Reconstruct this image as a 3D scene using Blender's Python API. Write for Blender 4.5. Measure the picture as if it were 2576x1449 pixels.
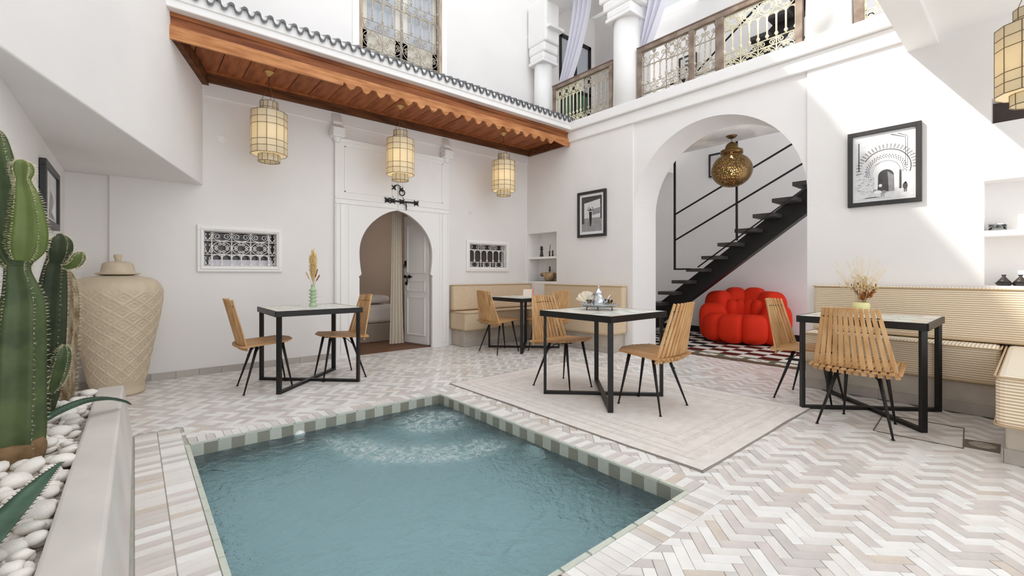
import bpy, bmesh, math, random
from mathutils import Vector, Matrix, noise as mnoise
random.seed(11)
PI = math.pi
for o in list(bpy.data.objects): bpy.data.objects.remove(o, do_unlink=True)
SC = bpy.context.scene
COL = SC.collection

# ------------------------------------------------------------------ camera, world, sun, exposure
YAW = math.radians(49.7)
cam = bpy.data.cameras.new('camera'); camo = bpy.data.objects.new('camera', cam); COL.objects.link(camo)
cam.sensor_width = 36.0; cam.sensor_fit = 'HORIZONTAL'
cam.lens = 1120.0 / 2576.0 * 36.0
cam.shift_y = -36.5 / 2576.0
cam.clip_start = 0.02
camo.location = (0, 0, 1.1)
camo.rotation_euler = (PI / 2, 0, YAW - PI / 2)
SC.camera = camo

w = bpy.data.worlds.new('sky'); SC.world = w; w.use_nodes = True
bg = w.node_tree.nodes['Background']
bg.inputs[0].default_value = (0.93, 0.965, 1.0, 1); bg.inputs[1].default_value = 1.05

sun = bpy.data.lights.new('sun', 'SUN'); suno = bpy.data.objects.new('sun', sun); COL.objects.link(suno)
sun.energy = 3.0; sun.angle = math.radians(0.9); sun.color = (1.0, 0.96, 0.9)
suno.rotation_euler = Vector((1.2, -1.0, -1.5)).to_track_quat('-Z', 'Y').to_euler()
suno.location = (-3, 6, 12)

vs = SC.view_settings
vs.view_transform = 'Standard'; vs.look = 'None'; vs.gamma = 1.0; vs.exposure = 0.86
vs.use_curve_mapping = False
SC.cycles.diffuse_bounces = 8; SC.cycles.max_bounces = 14

# ------------------------------------------------------------------ materials
def lin(c):
    r = []
    for v in c:
        v = v / 255.0
        r.append(v / 12.92 if v <= 0.04045 else ((v + 0.055) / 1.055) ** 2.4)
    return r
MATS = {}
def M(name, rgb, rough=0.55, metal=0.0, noise=None, bump=None, spec=0.5, rgb2=None, scale=(1, 1, 1), rnd=0.0, emit=None, trans=0.0, sub=None):
    m = bpy.data.materials.new(name); m.use_nodes = True
    nt = m.node_tree; b = nt.nodes['Principled BSDF']
    c = lin(rgb)
    b.inputs['Base Color'].default_value = (*c, 1)
    b.inputs['Roughness'].default_value = rough
    b.inputs['Metallic'].default_value = metal
    b.inputs['Specular IOR Level'].default_value = spec
    if trans: b.inputs['Transmission Weight'].default_value = trans
    if emit:
        b.inputs['Emission Color'].default_value = (*lin(emit[0]), 1); b.inputs['Emission Strength'].default_value = emit[1]
    tc = mp = None
    def coords():
        nonlocal tc, mp
        if mp is None:
            tc = nt.nodes.new('ShaderNodeTexCoord'); mp = nt.nodes.new('ShaderNodeMapping')
            mp.inputs['Scale'].default_value = scale
            nt.links.new(tc.outputs['Object'], mp.inputs[0])
        return mp.outputs[0]
    col = None
    if noise:
        n = nt.nodes.new('ShaderNodeTexNoise'); n.inputs['Scale'].default_value = noise[0]; n.inputs['Detail'].default_value = 5
        nt.links.new(coords(), n.inputs['Vector'])
        mx = nt.nodes.new('ShaderNodeMix'); mx.data_type = 'RGBA'
        a = noise[1]
        c2 = lin(rgb2) if rgb2 else [max(0, v * (1 - a)) for v in c]
        c1 = c if rgb2 else [min(1, v * (1 + a * .5)) for v in c]
        mx.inputs[6].default_value = (*c1, 1); mx.inputs[7].default_value = (*c2, 1)
        rp = nt.nodes.new('ShaderNodeMapRange'); rp.inputs[1].default_value = .35; rp.inputs[2].default_value = .68
        nt.links.new(n.outputs[0], rp.inputs[0]); nt.links.new(rp.outputs[0], mx.inputs[0])
        col = mx.outputs[2]
    if rnd:
        oi = nt.nodes.new('ShaderNodeObjectInfo')
        mr = nt.nodes.new('ShaderNodeMapRange'); mr.inputs[3].default_value = 1 - rnd; mr.inputs[4].default_value = 1 + rnd * .6
        nt.links.new(oi.outputs['Random'], mr.inputs[0])
        hs = nt.nodes.new('ShaderNodeHueSaturation'); nt.links.new(mr.outputs[0], hs.inputs['Value'])
        if col is not None: nt.links.new(col, hs.inputs['Color'])
        else: hs.inputs['Color'].default_value = (*c, 1)
        col = hs.outputs[0]
    if col is not None: nt.links.new(col, b.inputs['Base Color'])
    if bump:
        n2 = nt.nodes.new('ShaderNodeTexNoise'); n2.inputs['Scale'].default_value = bump[0]; n2.inputs['Detail'].default_value = 4
        nt.links.new(coords(), n2.inputs['Vector'])
        bp = nt.nodes.new('ShaderNodeBump'); bp.inputs['Strength'].default_value = bump[1]; bp.inputs['Distance'].default_value = bump[2] if len(bump) > 2 else .01
        nt.links.new(n2.outputs[0], bp.inputs['Height']); nt.links.new(bp.outputs[0], b.inputs['Normal'])
    MATS[name] = m
    return m
plaster = M('white_plaster', (234, 231, 229), .75, noise=(1.3, .035), bump=(9, .12, .01), spec=.25)
plaster_smooth = M('white_paint', (238, 236, 234), .5, noise=(3, .02), spec=.3)
trim_white = M('trim_white', (240, 238, 235), .45, spec=.35)
stairroom_white = M('stair_room_plaster', (246, 244, 243), .8, noise=(1.1, .04), spec=.2)
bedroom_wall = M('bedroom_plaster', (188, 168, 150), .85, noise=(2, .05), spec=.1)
tadelakt = M('polished_lime_plaster', (224, 218, 212), .38, noise=(2.6, .10), bump=(12, .15, .006), rgb2=(206, 200, 195))
baseconc = M('bench_base_plaster', (200, 191, 178), .5, noise=(4, .14), bump=(20, .15, .005), rgb2=(176, 166, 153))
grout = M('grout', (186, 182, 174), .85, noise=(14, .12), rgb2=(170, 174, 162))
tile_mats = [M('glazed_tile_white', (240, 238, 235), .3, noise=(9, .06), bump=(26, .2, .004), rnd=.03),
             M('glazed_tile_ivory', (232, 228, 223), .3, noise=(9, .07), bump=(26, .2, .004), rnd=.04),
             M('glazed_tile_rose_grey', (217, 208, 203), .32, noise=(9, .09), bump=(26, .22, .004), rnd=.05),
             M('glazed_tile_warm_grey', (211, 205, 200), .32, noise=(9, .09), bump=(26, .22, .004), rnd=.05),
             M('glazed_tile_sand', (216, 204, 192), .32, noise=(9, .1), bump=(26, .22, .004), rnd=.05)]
tile_green = M('glazed_edge_celadon', (205, 210, 198), .25, noise=(12, .08), bump=(20, .2, .004), rnd=.04)
pool_light = M('pool_tile_pale', (188, 190, 178), .22, noise=(10, .06), rnd=.06)
pool_dark = M('pool_tile_taupe', (140, 138, 124), .22, noise=(10, .08), rnd=.08)
black_steel = M('black_steel', (34, 32, 31), .42, .35, noise=(30, .15))
dark_iron = M('dark_iron', (40, 37, 36), .5, .5)
stair_wood = M('stair_tread_black', (64, 60, 59), .42, noise=(20, .3))
oak = M('honey_wood', (210, 170, 120), .48, noise=(7, .2), rgb2=(184, 138, 88), scale=(3, 3, .6), rnd=.10, spec=.35)
oak_seat = M('honey_wood_seat', (196, 152, 104), .45, noise=(7, .2), rgb2=(170, 124, 78), scale=(.6, 4, 4), rnd=.10, spec=.35)
cedar = M('cedar_board', (184, 122, 76), .55, noise=(3.4, .3), rgb2=(122, 70, 38), scale=(.5, 6, 6), bump=(30, .15, .005), spec=.3)
cedar_upper = M('cedar_upper_board', (164, 100, 58), .55, noise=(3.4, .3), rgb2=(112, 60, 32), scale=(.5, 6, 6), spec=.3)
cedar_low = M('cedar_carved_board', (202, 142, 92), .55, noise=(4.5, .3), rgb2=(156, 94, 52), scale=(.8, 5, 5), bump=(24, .4, .01), spec=.3)
cedar_dark = M('cedar_weathered', (118, 72, 42), .7, noise=(4, .4), rgb2=(72, 47, 32), scale=(.7, 5, 5), spec=.2)
cedar_soffit = M('cedar_soffit', (172, 104, 62), .6, noise=(4, .3), rgb2=(132, 72, 40), scale=(4, .6, 4), rnd=.1, spec=.25)
old_wood = M('weathered_balustrade_wood', (158, 142, 128), .75, noise=(6, .4), rgb2=(112, 94, 82), scale=(1, 6, 1), bump=(40, .3, .004), spec=.2)
win_wood = M('bleached_window_wood', (196, 180, 160), .7, noise=(8, .3), rgb2=(150, 130, 110), scale=(4, 4, .6), spec=.2)
cream_iron = M('cream_wrought_iron', (226, 217, 188), .55, noise=(30, .12), spec=.35)
old_iron = M('pale_rusted_iron', (205, 196, 180), .6, noise=(40, .3), rgb2=(160, 146, 126), spec=.3)
white_iron = M('white_wrought_iron', (236, 232, 230), .45)
roof_grey = M('glazed_roof_tile_grey', (120, 121, 123), .28, noise=(25, .45), rgb2=(70, 71, 74), rnd=.15)
brass = M('aged_brass', (132, 104, 64), .36, .9, noise=(40, .25))
brass_wire = M('lantern_brass', (120, 100, 66), .45, .7)
silver = M('engraved_silver', (205, 207, 210), .18, .95, noise=(60, .2), bump=(80, .3, .002))
glassm = M('clear_glass', (245, 250, 248), .03, trans=1.0); glassm.node_tree.nodes['Principled BSDF'].inputs['IOR'].default_value = 1.3
sofa_red = M('red_stretch_fabric', (214, 46, 18), .72, noise=(60, .08), bump=(220, .06, .002), spec=.2)
fabric_plain = M('beige_upholstery', (214, 192, 164), .85, noise=(30, .06), bump=(160, .1, .002), spec=.15)
pipingm = M('beige_piping', (190, 165, 132), .85, spec=.15)
curtain_w = M('sheer_white_cotton', (232, 231, 238), .9, spec=.1)
curtain_b = M('linen_curtain', (206, 196, 180), .9, noise=(20, .05), spec=.1)
bedlinen = M('bed_linen', (206, 196, 186), .9, spec=.1)
bedmaroon = M('maroon_throw', (96, 46, 38), .9, spec=.1)
bedbase = M('bed_base_fabric', (152, 138, 124), .9, spec=.1)
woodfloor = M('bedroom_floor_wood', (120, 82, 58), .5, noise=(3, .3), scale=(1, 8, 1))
frame_black = M('black_frame_wood', (48, 46, 46), .4, noise=(6, .25), scale=(8, 8, 1))
paper = M('photo_paper', (232, 231, 230), .5)
ph_light = M('print_light_grey', (214, 213, 214), .5, noise=(30, .12))
ph_mid = M('print_mid_grey', (150, 148, 149), .5, noise=(24, .18))
ph_dark = M('print_dark_grey', (72, 70, 71), .5, noise=(24, .25))
ph_black = M('print_black', (34, 32, 33), .5)
urn_clay = M('sand_glazed_clay', (206, 190, 165), .5, noise=(14, .07), bump=(60, .06, .003))
stone_w = M('white_pebble', (236, 231, 224), .5, noise=(9, .09), rnd=.09, spec=.3)
soil = M('planter_gravel', (214, 206, 196), .9, noise=(40, .25), bump=(40, 1.0, .02))
cact_g = M('cactus_green', (88, 102, 62), .5, noise=(7, .35), rgb2=(54, 70, 44), bump=(60, .15, .004), spec=.4)
cact_d = M('cactus_dark_green', (62, 72, 46), .55, noise=(7, .35), rgb2=(38, 48, 30), bump=(60, .15, .004), spec=.35)
cact_l = M('cactus_bright_green', (100, 116, 60), .5, noise=(9, .25), spec=.4)
cact_h = M('woolly_cactus', (190, 176, 150), .95, noise=(16, .4), rgb2=(128, 104, 76), bump=(120, .8, .01), scale=(3, 3, .7), spec=.05)
bark = M('corky_cactus_base', (138, 112, 84), .9, noise=(14, .35), bump=(50, .6, .006), spec=.1)
spine = M('cactus_spine', (214, 206, 176), .6)
agave_g = M('agave_leaf_green', (84, 112, 92), .5, noise=(10, .25), rgb2=(58, 84, 66), spec=.35)
agave_t = M('agave_thorn', (60, 46, 34), .5)
vase_green = M('celadon_vase', (176, 198, 160), .3, noise=(12, .05))
pot_yellow = M('pale_yellow_pot', (228, 220, 160), .35, noise=(12, .05))
pampas = M('pampas_plume', (226, 200, 146), .95, noise=(40, .15), spec=.05)
dry_stem = M('dry_grass', (206, 178, 128), .9, spec=.05)
dry_brown = M('dry_flower_brown', (146, 88, 48), .9, noise=(30, .3), spec=.05)
dry_pale = M('dry_flower_pale', (230, 216, 190), .9, spec=.05)
rugm = M('faded_cream_rug', (230, 223, 217), .95, noise=(9, .1), bump=(140, .35, .004), rgb2=(219, 211, 205), scale=(1, 1.6, 1), spec=.05)
rug_line = M('rug_faint_band', (212, 203, 197), .95, noise=(26, .22), rgb2=(226, 219, 213), spec=.05)
rug_edge = M('rug_bound_edge', (150, 142, 134), .95, spec=.05)
wood_rustic = M('driftwood', (188, 160, 122), .75, noise=(8, .3), rgb2=(150, 116, 80))
figure_dark = M('dark_carved_wood', (44, 38, 35), .45)
box_white = M('box_white_card', (236, 224, 210), .6)
box_coral = M('box_coral_print', (232, 120, 92), .6)
mag = M('magazine_page', (226, 222, 218), .4)
drain_m = M('drain_brown_metal', (112, 98, 86), .5, .3)
plug_w = M('white_plastic', (232, 232, 230), .4)
cable_m = M('dark_cable', (66, 62, 58), .6)
green_glass = M('green_door_glass', (66, 96, 80), .12, spec=.6)
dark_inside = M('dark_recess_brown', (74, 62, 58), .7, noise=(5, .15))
win_glass = M('window_glass', (186, 190, 198), .08, spec=.5)
carpet_dark = M('carpet_black', (34, 32, 33), .95, noise=(30, .2), spec=.05)
carpet_white = M('carpet_white', (214, 206, 198), .95, noise=(30, .06), spec=.05)
carpet_red = M('carpet_maroon', (92, 34, 28), .95, noise=(30, .2), spec=.05)
carpet_green = M('carpet_border_green', (98, 108, 92), .95, noise=(16, .5), rgb2=(118, 86, 66), spec=.05)
carpet_brown = M('carpet_border_brown', (124, 92, 72), .95, noise=(40, .4), rgb2=(72, 60, 50), spec=.05)
black_base = M('black_skirting', (26, 25, 26), .4)

def ribbed(name, axis, pitch, c1, c2, strength=.6):
    m = bpy.data.materials.new(name); m.use_nodes = True; nt = m.node_tree; b = nt.nodes['Principled BSDF']
    b.inputs['Roughness'].default_value = .9; b.inputs['Specular IOR Level'].default_value = .1
    tc = nt.nodes.new('ShaderNodeTexCoord'); sx = nt.nodes.new('ShaderNodeSeparateXYZ')
    nt.links.new(tc.outputs['Object'], sx.inputs[0])
    mu = nt.nodes.new('ShaderNodeMath'); mu.operation = 'MULTIPLY'; mu.inputs[1].default_value = 2 * PI / pitch
    nt.links.new(sx.outputs[axis], mu.inputs[0])
    sn = nt.nodes.new('ShaderNodeMath'); sn.operation = 'SINE'; nt.links.new(mu.outputs[0], sn.inputs[0])
    mr = nt.nodes.new('ShaderNodeMapRange'); mr.inputs[1].default_value = -.75; mr.inputs[2].default_value = .1
    nt.links.new(sn.outputs[0], mr.inputs[0])
    mx = nt.nodes.new('ShaderNodeMix'); mx.data_type = 'RGBA'
    mx.inputs[6].default_value = (*lin(c2), 1); mx.inputs[7].default_value = (*lin(c1), 1)
    nt.links.new(mr.outputs[0], mx.inputs[0]); nt.links.new(mx.outputs[2], b.inputs['Base Color'])
    bp = nt.nodes.new('ShaderNodeBump'); bp.inputs['Strength'].default_value = strength; bp.inputs['Distance'].default_value = .004
    nt.links.new(mr.outputs[0], bp.inputs['Height']); nt.links.new(bp.outputs[0], b.inputs['Normal'])
    return m
rib_z = ribbed('corduroy_side', 2, .0175, (238, 222, 196), (190, 166, 138))
rib_zf = ribbed('corduroy_side_fine', 2, .015, (222, 201, 172), (202, 179, 150), .4)
rib_y = ribbed('corduroy_top', 1, .022, (240, 230, 212), (208, 190, 166))
rib_x = ribbed('corduroy_top_across', 0, .022, (240, 230, 212), (214, 198, 174))

def checker_pool():
    m = bpy.data.materials.new('pool_checker_tile'); m.use_nodes = True; nt = m.node_tree; b = nt.nodes['Principled BSDF']
    tc = nt.nodes.new('ShaderNodeTexCoord'); ck = nt.nodes.new('ShaderNodeTexChecker'); ck.inputs['Scale'].default_value = 1 / .078
    mp = nt.nodes.new('ShaderNodeMapping'); mp.inputs['Location'].default_value = (.013, .017, .011)
    nt.links.new(tc.outputs['Object'], mp.inputs[0]); nt.links.new(mp.outputs[0], ck.inputs['Vector'])
    ck.inputs['Color1'].default_value = (*lin((222, 234, 232)), 1); ck.inputs['Color2'].default_value = (*lin((84, 120, 118)), 1)
    nt.links.new(ck.outputs[0], b.inputs['Base Color']); b.inputs['Roughness'].default_value = .4
    return m
pool_checker = checker_pool()

def water_mat():
    m = bpy.data.materials.new('pool_water'); m.use_nodes = True; nt = m.node_tree; b = nt.nodes['Principled BSDF']
    N = nt.nodes.new; K = nt.links.new
    b.inputs['IOR'].default_value = 1.33; b.inputs['Roughness'].default_value = .03
    tc = N('ShaderNodeTexCoord')
    n1 = N('ShaderNodeTexNoise'); n1.inputs['Scale'].default_value = 7; n1.inputs['Detail'].default_value = 3; n1.inputs['Distortion'].default_value = 1.6
    n2 = N('ShaderNodeTexNoise'); n2.inputs['Scale'].default_value = 38; n2.inputs['Detail'].default_value = 4; n2.inputs['Distortion'].default_value = .8
    K(tc.outputs['Object'], n1.inputs['Vector']); K(tc.outputs['Object'], n2.inputs['Vector'])
    a = N('ShaderNodeMath'); a.operation = 'MULTIPLY_ADD'; a.inputs[1].default_value = .4
    K(n2.outputs[0], a.inputs[0]); K(n1.outputs[0], a.inputs[2])
    bp = N('ShaderNodeBump'); bp.inputs['Strength'].default_value = 1.0; bp.inputs['Distance'].default_value = .055
    K(a.outputs[0], bp.inputs['Height']); K(bp.outputs[0], b.inputs['Normal'])
    # whiter, less clear water: bubbles over the jets plus reflection arcs painted in
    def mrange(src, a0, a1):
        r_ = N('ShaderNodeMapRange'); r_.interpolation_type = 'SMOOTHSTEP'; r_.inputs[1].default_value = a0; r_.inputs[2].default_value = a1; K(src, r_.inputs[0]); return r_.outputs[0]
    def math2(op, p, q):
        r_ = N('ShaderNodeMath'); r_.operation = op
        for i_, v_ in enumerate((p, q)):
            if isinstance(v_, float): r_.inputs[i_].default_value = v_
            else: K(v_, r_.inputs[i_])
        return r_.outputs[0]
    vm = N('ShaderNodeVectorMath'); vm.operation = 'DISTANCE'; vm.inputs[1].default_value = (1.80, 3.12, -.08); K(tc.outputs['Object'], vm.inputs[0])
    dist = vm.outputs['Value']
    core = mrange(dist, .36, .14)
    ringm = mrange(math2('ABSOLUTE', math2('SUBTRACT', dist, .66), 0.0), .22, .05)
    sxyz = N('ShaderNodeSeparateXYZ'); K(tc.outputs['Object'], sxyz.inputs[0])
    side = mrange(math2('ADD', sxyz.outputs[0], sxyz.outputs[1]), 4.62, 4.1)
    foam_glint = math2('MAXIMUM', core, math2('MULTIPLY', ringm, side))
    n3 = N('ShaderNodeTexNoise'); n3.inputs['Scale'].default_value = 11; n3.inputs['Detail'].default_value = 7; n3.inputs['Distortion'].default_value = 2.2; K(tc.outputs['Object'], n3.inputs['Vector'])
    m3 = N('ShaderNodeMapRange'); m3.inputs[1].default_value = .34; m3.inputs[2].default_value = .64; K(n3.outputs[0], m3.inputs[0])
    f = N('ShaderNodeMath'); f.operation = 'MULTIPLY'; K(foam_glint, f.inputs[0]); K(m3.outputs[0], f.inputs[1])
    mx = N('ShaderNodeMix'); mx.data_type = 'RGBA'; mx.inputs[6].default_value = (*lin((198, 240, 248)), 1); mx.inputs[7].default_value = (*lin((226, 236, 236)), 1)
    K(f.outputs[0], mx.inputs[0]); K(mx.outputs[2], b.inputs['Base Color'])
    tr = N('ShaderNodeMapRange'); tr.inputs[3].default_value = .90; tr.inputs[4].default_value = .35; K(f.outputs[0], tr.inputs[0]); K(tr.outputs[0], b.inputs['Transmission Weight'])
    return m
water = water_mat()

def capiz():
    m = bpy.data.materials.new('capiz_shell_pane'); m.use_nodes = True; nt = m.node_tree
    for n in list(nt.nodes): nt.nodes.remove(n)
    out = nt.nodes.new('ShaderNodeOutputMaterial')
    d = nt.nodes.new('ShaderNodeBsdfPrincipled'); d.inputs['Base Color'].default_value = (*lin((216, 212, 200)), 1); d.inputs['Roughness'].default_value = .3
    t = nt.nodes.new('ShaderNodeBsdfTranslucent'); t.inputs[0].default_value = (*lin((250, 240, 214)), 1)
    mx = nt.nodes.new('ShaderNodeMixShader'); mx.inputs[0].default_value = .5
    nt.links.new(d.outputs[0], mx.inputs[1]); nt.links.new(t.outputs[0], mx.inputs[2]); nt.links.new(mx.outputs[0], out.inputs[0])
    return m
capizm = capiz()
def sheer():
    m = bpy.data.materials.new('sheer_curtain'); m.use_nodes = True; nt = m.node_tree
    for n in list(nt.nodes): nt.nodes.remove(n)
    out = nt.nodes.new('ShaderNodeOutputMaterial')
    d = nt.nodes.new('ShaderNodeBsdfDiffuse'); d.inputs[0].default_value = (*lin((232, 231, 238)), 1)
    t = nt.nodes.new('ShaderNodeBsdfTranslucent'); t.inputs[0].default_value = (*lin((232, 231, 240)), 1)
    mx = nt.nodes.new('ShaderNodeMixShader'); mx.inputs[0].default_value = .25
    nt.links.new(d.outputs[0], mx.inputs[1]); nt.links.new(t.outputs[0], mx.inputs[2]); nt.links.new(mx.outputs[0], out.inputs[0])
    return m
sheerm = sheer()
frosted = bpy.data.materials.new('diffuser_glass'); frosted.use_nodes = True
_nt = frosted.node_tree; _t = _nt.nodes.new('ShaderNodeBsdfTranslucent'); _t.inputs[0].default_value = (.7, .7, .7, 1); _nt.links.new(_t.outputs[0], _nt.nodes['Material Output'].inputs[0])
bulbm = M('lamp_bulb', (255, 226, 170), .5, emit=((255, 222, 160), 6))

# ------------------------------------------------------------------ mesh helpers
class MB:
    def __init__(s): s.v = []; s.f = []; s.m = []
    def add(s, vs_, fs, mi=0):
        k = len(s.v); s.v.extend([tuple(p) for p in vs_]); s.f.extend([tuple(i + k for i in f) for f in fs]); s.m.extend([mi] * len(fs)); return s
    def box(s, x0, y0, z0, x1, y1, z1, mi=0):
        x0, x1 = min(x0, x1), max(x0, x1); y0, y1 = min(y0, y1), max(y0, y1); z0, z1 = min(z0, z1), max(z0, z1)
        return s.add([(x0,y0,z0),(x1,y0,z0),(x1,y1,z0),(x0,y1,z0),(x0,y0,z1),(x1,y0,z1),(x1,y1,z1),(x0,y1,z1)],
                     [(0,3,2,1),(4,5,6,7),(0,1,5,4),(1,2,6,5),(2,3,7,6),(3,0,4,7)], mi)
    def bar(s, p, q, wd, ht, up=(0, 0, 1), mi=0, w2=None, h2=None):
        p = Vector(p); q = Vector(q); d = (q - p).normalized(); up = Vector(up)
        if abs(d.dot(up)) > .99: up = Vector((1, 0, 0))
        a = d.cross(up).normalized(); b = a.cross(d).normalized()
        w2 = wd if w2 is None else w2; h2 = ht if h2 is None else h2
        vs_ = [p - a*wd/2 - b*ht/2, p + a*wd/2 - b*ht/2, p + a*wd/2 + b*ht/2, p - a*wd/2 + b*ht/2,
               q - a*w2/2 - b*h2/2, q + a*w2/2 - b*h2/2, q + a*w2/2 + b*h2/2, q - a*w2/2 + b*h2/2]
        return s.add(vs_, [(0,1,2,3),(7,6,5,4),(0,4,5,1),(1,5,6,2),(2,6,7,3),(3,7,4,0)], mi)
    def tube(s, pts, r, n=6, mi=0, closed=False, cap=True):
        pts = [Vector(p) for p in pts]; N = len(pts)
        rs = r if isinstance(r, (list, tuple)) else [r] * N
        base = len(s.v); ref = None
        for i, p in enumerate(pts):
            if closed: d = pts[(i+1) % N] - pts[i-1]
            elif i == 0: d = pts[1] - p
            elif i == N-1: d = p - pts[-2]
            else: d = pts[i+1] - pts[i-1]
            if d.length < 1e-9: d = Vector((0, 0, 1))
            d.normalize()
            if ref is None:
                ref = Vector((0, 0, 1)) if abs(d.z) < .9 else Vector((1, 0, 0))
            a = d.cross(ref)
            if a.length < 1e-6: a = d.cross(Vector((.3, .8, .5)))
            a.normalize(); b = a.cross(d).normalized(); ref = b
            for k in range(n):
                t = 2*PI*k/n + PI/n
                s.v.append(tuple(p + (a*math.cos(t) + b*math.sin(t))*rs[i]))
        rng = N if closed else N-1
        for i in range(rng):
            j = (i+1) % N
            for k in range(n):
                k2 = (k+1) % n
                s.f.append((base+i*n+k, base+i*n+k2, base+j*n+k2, base+j*n+k)); s.m.append(mi)
        if cap and not closed:
            s.f.append(tuple(base+k for k in reversed(range(n)))); s.m.append(mi)
            s.f.append(tuple(base+(N-1)*n+k for k in range(n))); s.m.append(mi)
        return s
    def lathe(s, prof, n=24, c=(0, 0, 0), mi=0, cap=True):
        base = len(s.v); N = len(prof)
        for r, z in prof:
            for k in range(n):
                t = 2*PI*k/n; s.v.append((c[0]+r*math.cos(t), c[1]+r*math.sin(t), c[2]+z))
        for i in range(N-1):
            for k in range(n):
                k2 = (k+1) % n
                s.f.append((base+i*n+k, base+i*n+k2, base+(i+1)*n+k2, base+(i+1)*n+k)); s.m.append(mi)
        if cap:
            if prof[0][0] > 1e-5: s.f.append(tuple(base+k for k in reversed(range(n)))); s.m.append(mi)
            if prof[-1][0] > 1e-5: s.f.append(tuple(base+(N-1)*n+k for k in range(n))); s.m.append(mi)
        return s
    def prism(s, poly, fn, t0, t1, mi=0):
        # poly: list of (u, v); fn(u, v, t) -> xyz ; extruded from t0 to t1
        n = len(poly); base = len(s.v)
        for t in (t0, t1):
            for u, v in poly: s.v.append(tuple(fn(u, v, t)))
        s.f.append(tuple(base+k for k in range(n))); s.m.append(mi)
        s.f.append(tuple(base+n+k for k in reversed(range(n)))); s.m.append(mi)
        for k in range(n):
            k2 = (k+1) % n
            s.f.append((base+k, base+n+k, base+n+k2, base+k2)); s.m.append(mi)
        return s
    def ell(s, c, r, n=16, m=10, mi=0, e=1.0, mat=None):
        base = len(s.v)
        def sp(v, p): return math.copysign(abs(v)**p, v)
        for i in range(m+1):
            ph = -PI/2 + PI*i/m
            for k in range(n):
                t = 2*PI*k/n
                p = Vector((r[0]*sp(math.cos(ph), e)*sp(math.cos(t), e), r[1]*sp(math.cos(ph), e)*sp(math.sin(t), e), r[2]*sp(math.sin(ph), e)))
                if mat: p = mat @ p
                s.v.append((c[0]+p.x, c[1]+p.y, c[2]+p.z))
        for i in range(m):
            for k in range(n):
                k2 = (k+1) % n
                s.f.append((base+i*n+k, base+i*n+k2, base+(i+1)*n+k2, base+(i+1)*n+k)); s.m.append(mi)
        return s
    def mesh(s, name, mats, smooth=False):
        me = bpy.data.meshes.new(name); me.from_pydata(s.v, [], s.f)
        for m in (mats if isinstance(mats, (list, tuple)) else [mats]): me.materials.append(m)
        if isinstance(mats, (list, tuple)): me.polygons.foreach_set('material_index', s.m)
        me.update()
        if smooth:
            me.polygons.foreach_set('use_smooth', [True]*len(me.polygons))
        bm = bmesh.new(); bm.from_mesh(me)
        bmesh.ops.remove_doubles(bm, verts=bm.verts, dist=1e-6)
        bmesh.ops.recalc_face_normals(bm, faces=bm.faces); bm.to_mesh(me); bm.free()
        return me
    def build(s, name, mats, parent=None, smooth=False, bevel=0, seg=2, loc=None):
        o = bpy.data.objects.new(name, s.mesh(name, mats, smooth)); COL.objects.link(o)
        if parent is not None: o.parent = parent
        if loc: o.location = loc
        if bevel:
            md = o.modifiers.new('bevel', 'BEVEL'); md.width = bevel; md.segments = seg; md.limit_method = 'ANGLE'; md.angle_limit = math.radians(40)
        if smooth and bevel == 0:
            pass
        return o
def obj(name, me, parent=None, loc=None, rz=0):
    o = bpy.data.objects.new(name, me); COL.objects.link(o)
    if parent is not None: o.parent = parent
    if loc: o.location = loc
    if rz: o.rotation_euler = (0, 0, rz)
    return o
def empty(name, loc=(0, 0, 0), rz=0):
    o = bpy.data.objects.new(name, None); COL.objects.link(o); o.location = loc; o.rotation_euler = (0, 0, rz); o.empty_display_size = .1
    return o
def tag(o, label, cat, group=None, kind=None):
    o['label'] = label; o['category'] = cat
    if group: o['group'] = group
    if kind: o['kind'] = kind
    return o
def struct(o, label, cat): return tag(o, label, cat, kind='structure')
def copy_tree(o, parent=None):
    c = o.copy(); COL.objects.link(c)
    if parent is not None: c.parent = parent
    for ch in list(o.children): copy_tree(ch, c)
    return c
def chamfer_tile(poly, z0, z1, inset=.0022, ch=.0018):
    n = len(poly); cx = sum(p[0] for p in poly)/n; cy = sum(p[1] for p in poly)/n
    vs_ = []
    for zz, k in ((z0, 0), (z1-ch, 0), (z1, inset)):
        for x, y in poly:
            dx, dy = x-cx, y-cy; L = math.hypot(dx, dy) or 1
            vs_.append((x-dx/L*k, y-dy/L*k, zz))
    fs = [tuple(2*n+i for i in range(n))]
    for l in (0, 1):
        for i in range(n):
            j = (i+1) % n; fs.append((l*n+i, l*n+j, (l+1)*n+j, (l+1)*n+i))
    return vs_, fs
def grid_boxes(mb, u0, u1, z0, z1, holes, put):
    us = sorted({u0, u1, *[h[0] for h in holes], *[h[1] for h in holes]}); zs = sorted({z0, z1, *[h[2] for h in holes], *[h[3] for h in holes]})
    us = [u for u in us if u0 <= u <= u1]; zs = [z for z in zs if z0 <= z <= z1]
    for a, b in zip(us, us[1:]):
        run = None
        for c, d in zip(zs, zs[1:]):
            cu, cz = (a+b)/2, (c+d)/2
            hit = any(h[0] < cu < h[1] and h[2] < cz < h[3] for h in holes)
            if hit:
                if run: put(a, b, *run)
                run = None
            else: run = (run[0], d) if run else (c, d)
        if run: put(a, b, *run)

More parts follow.
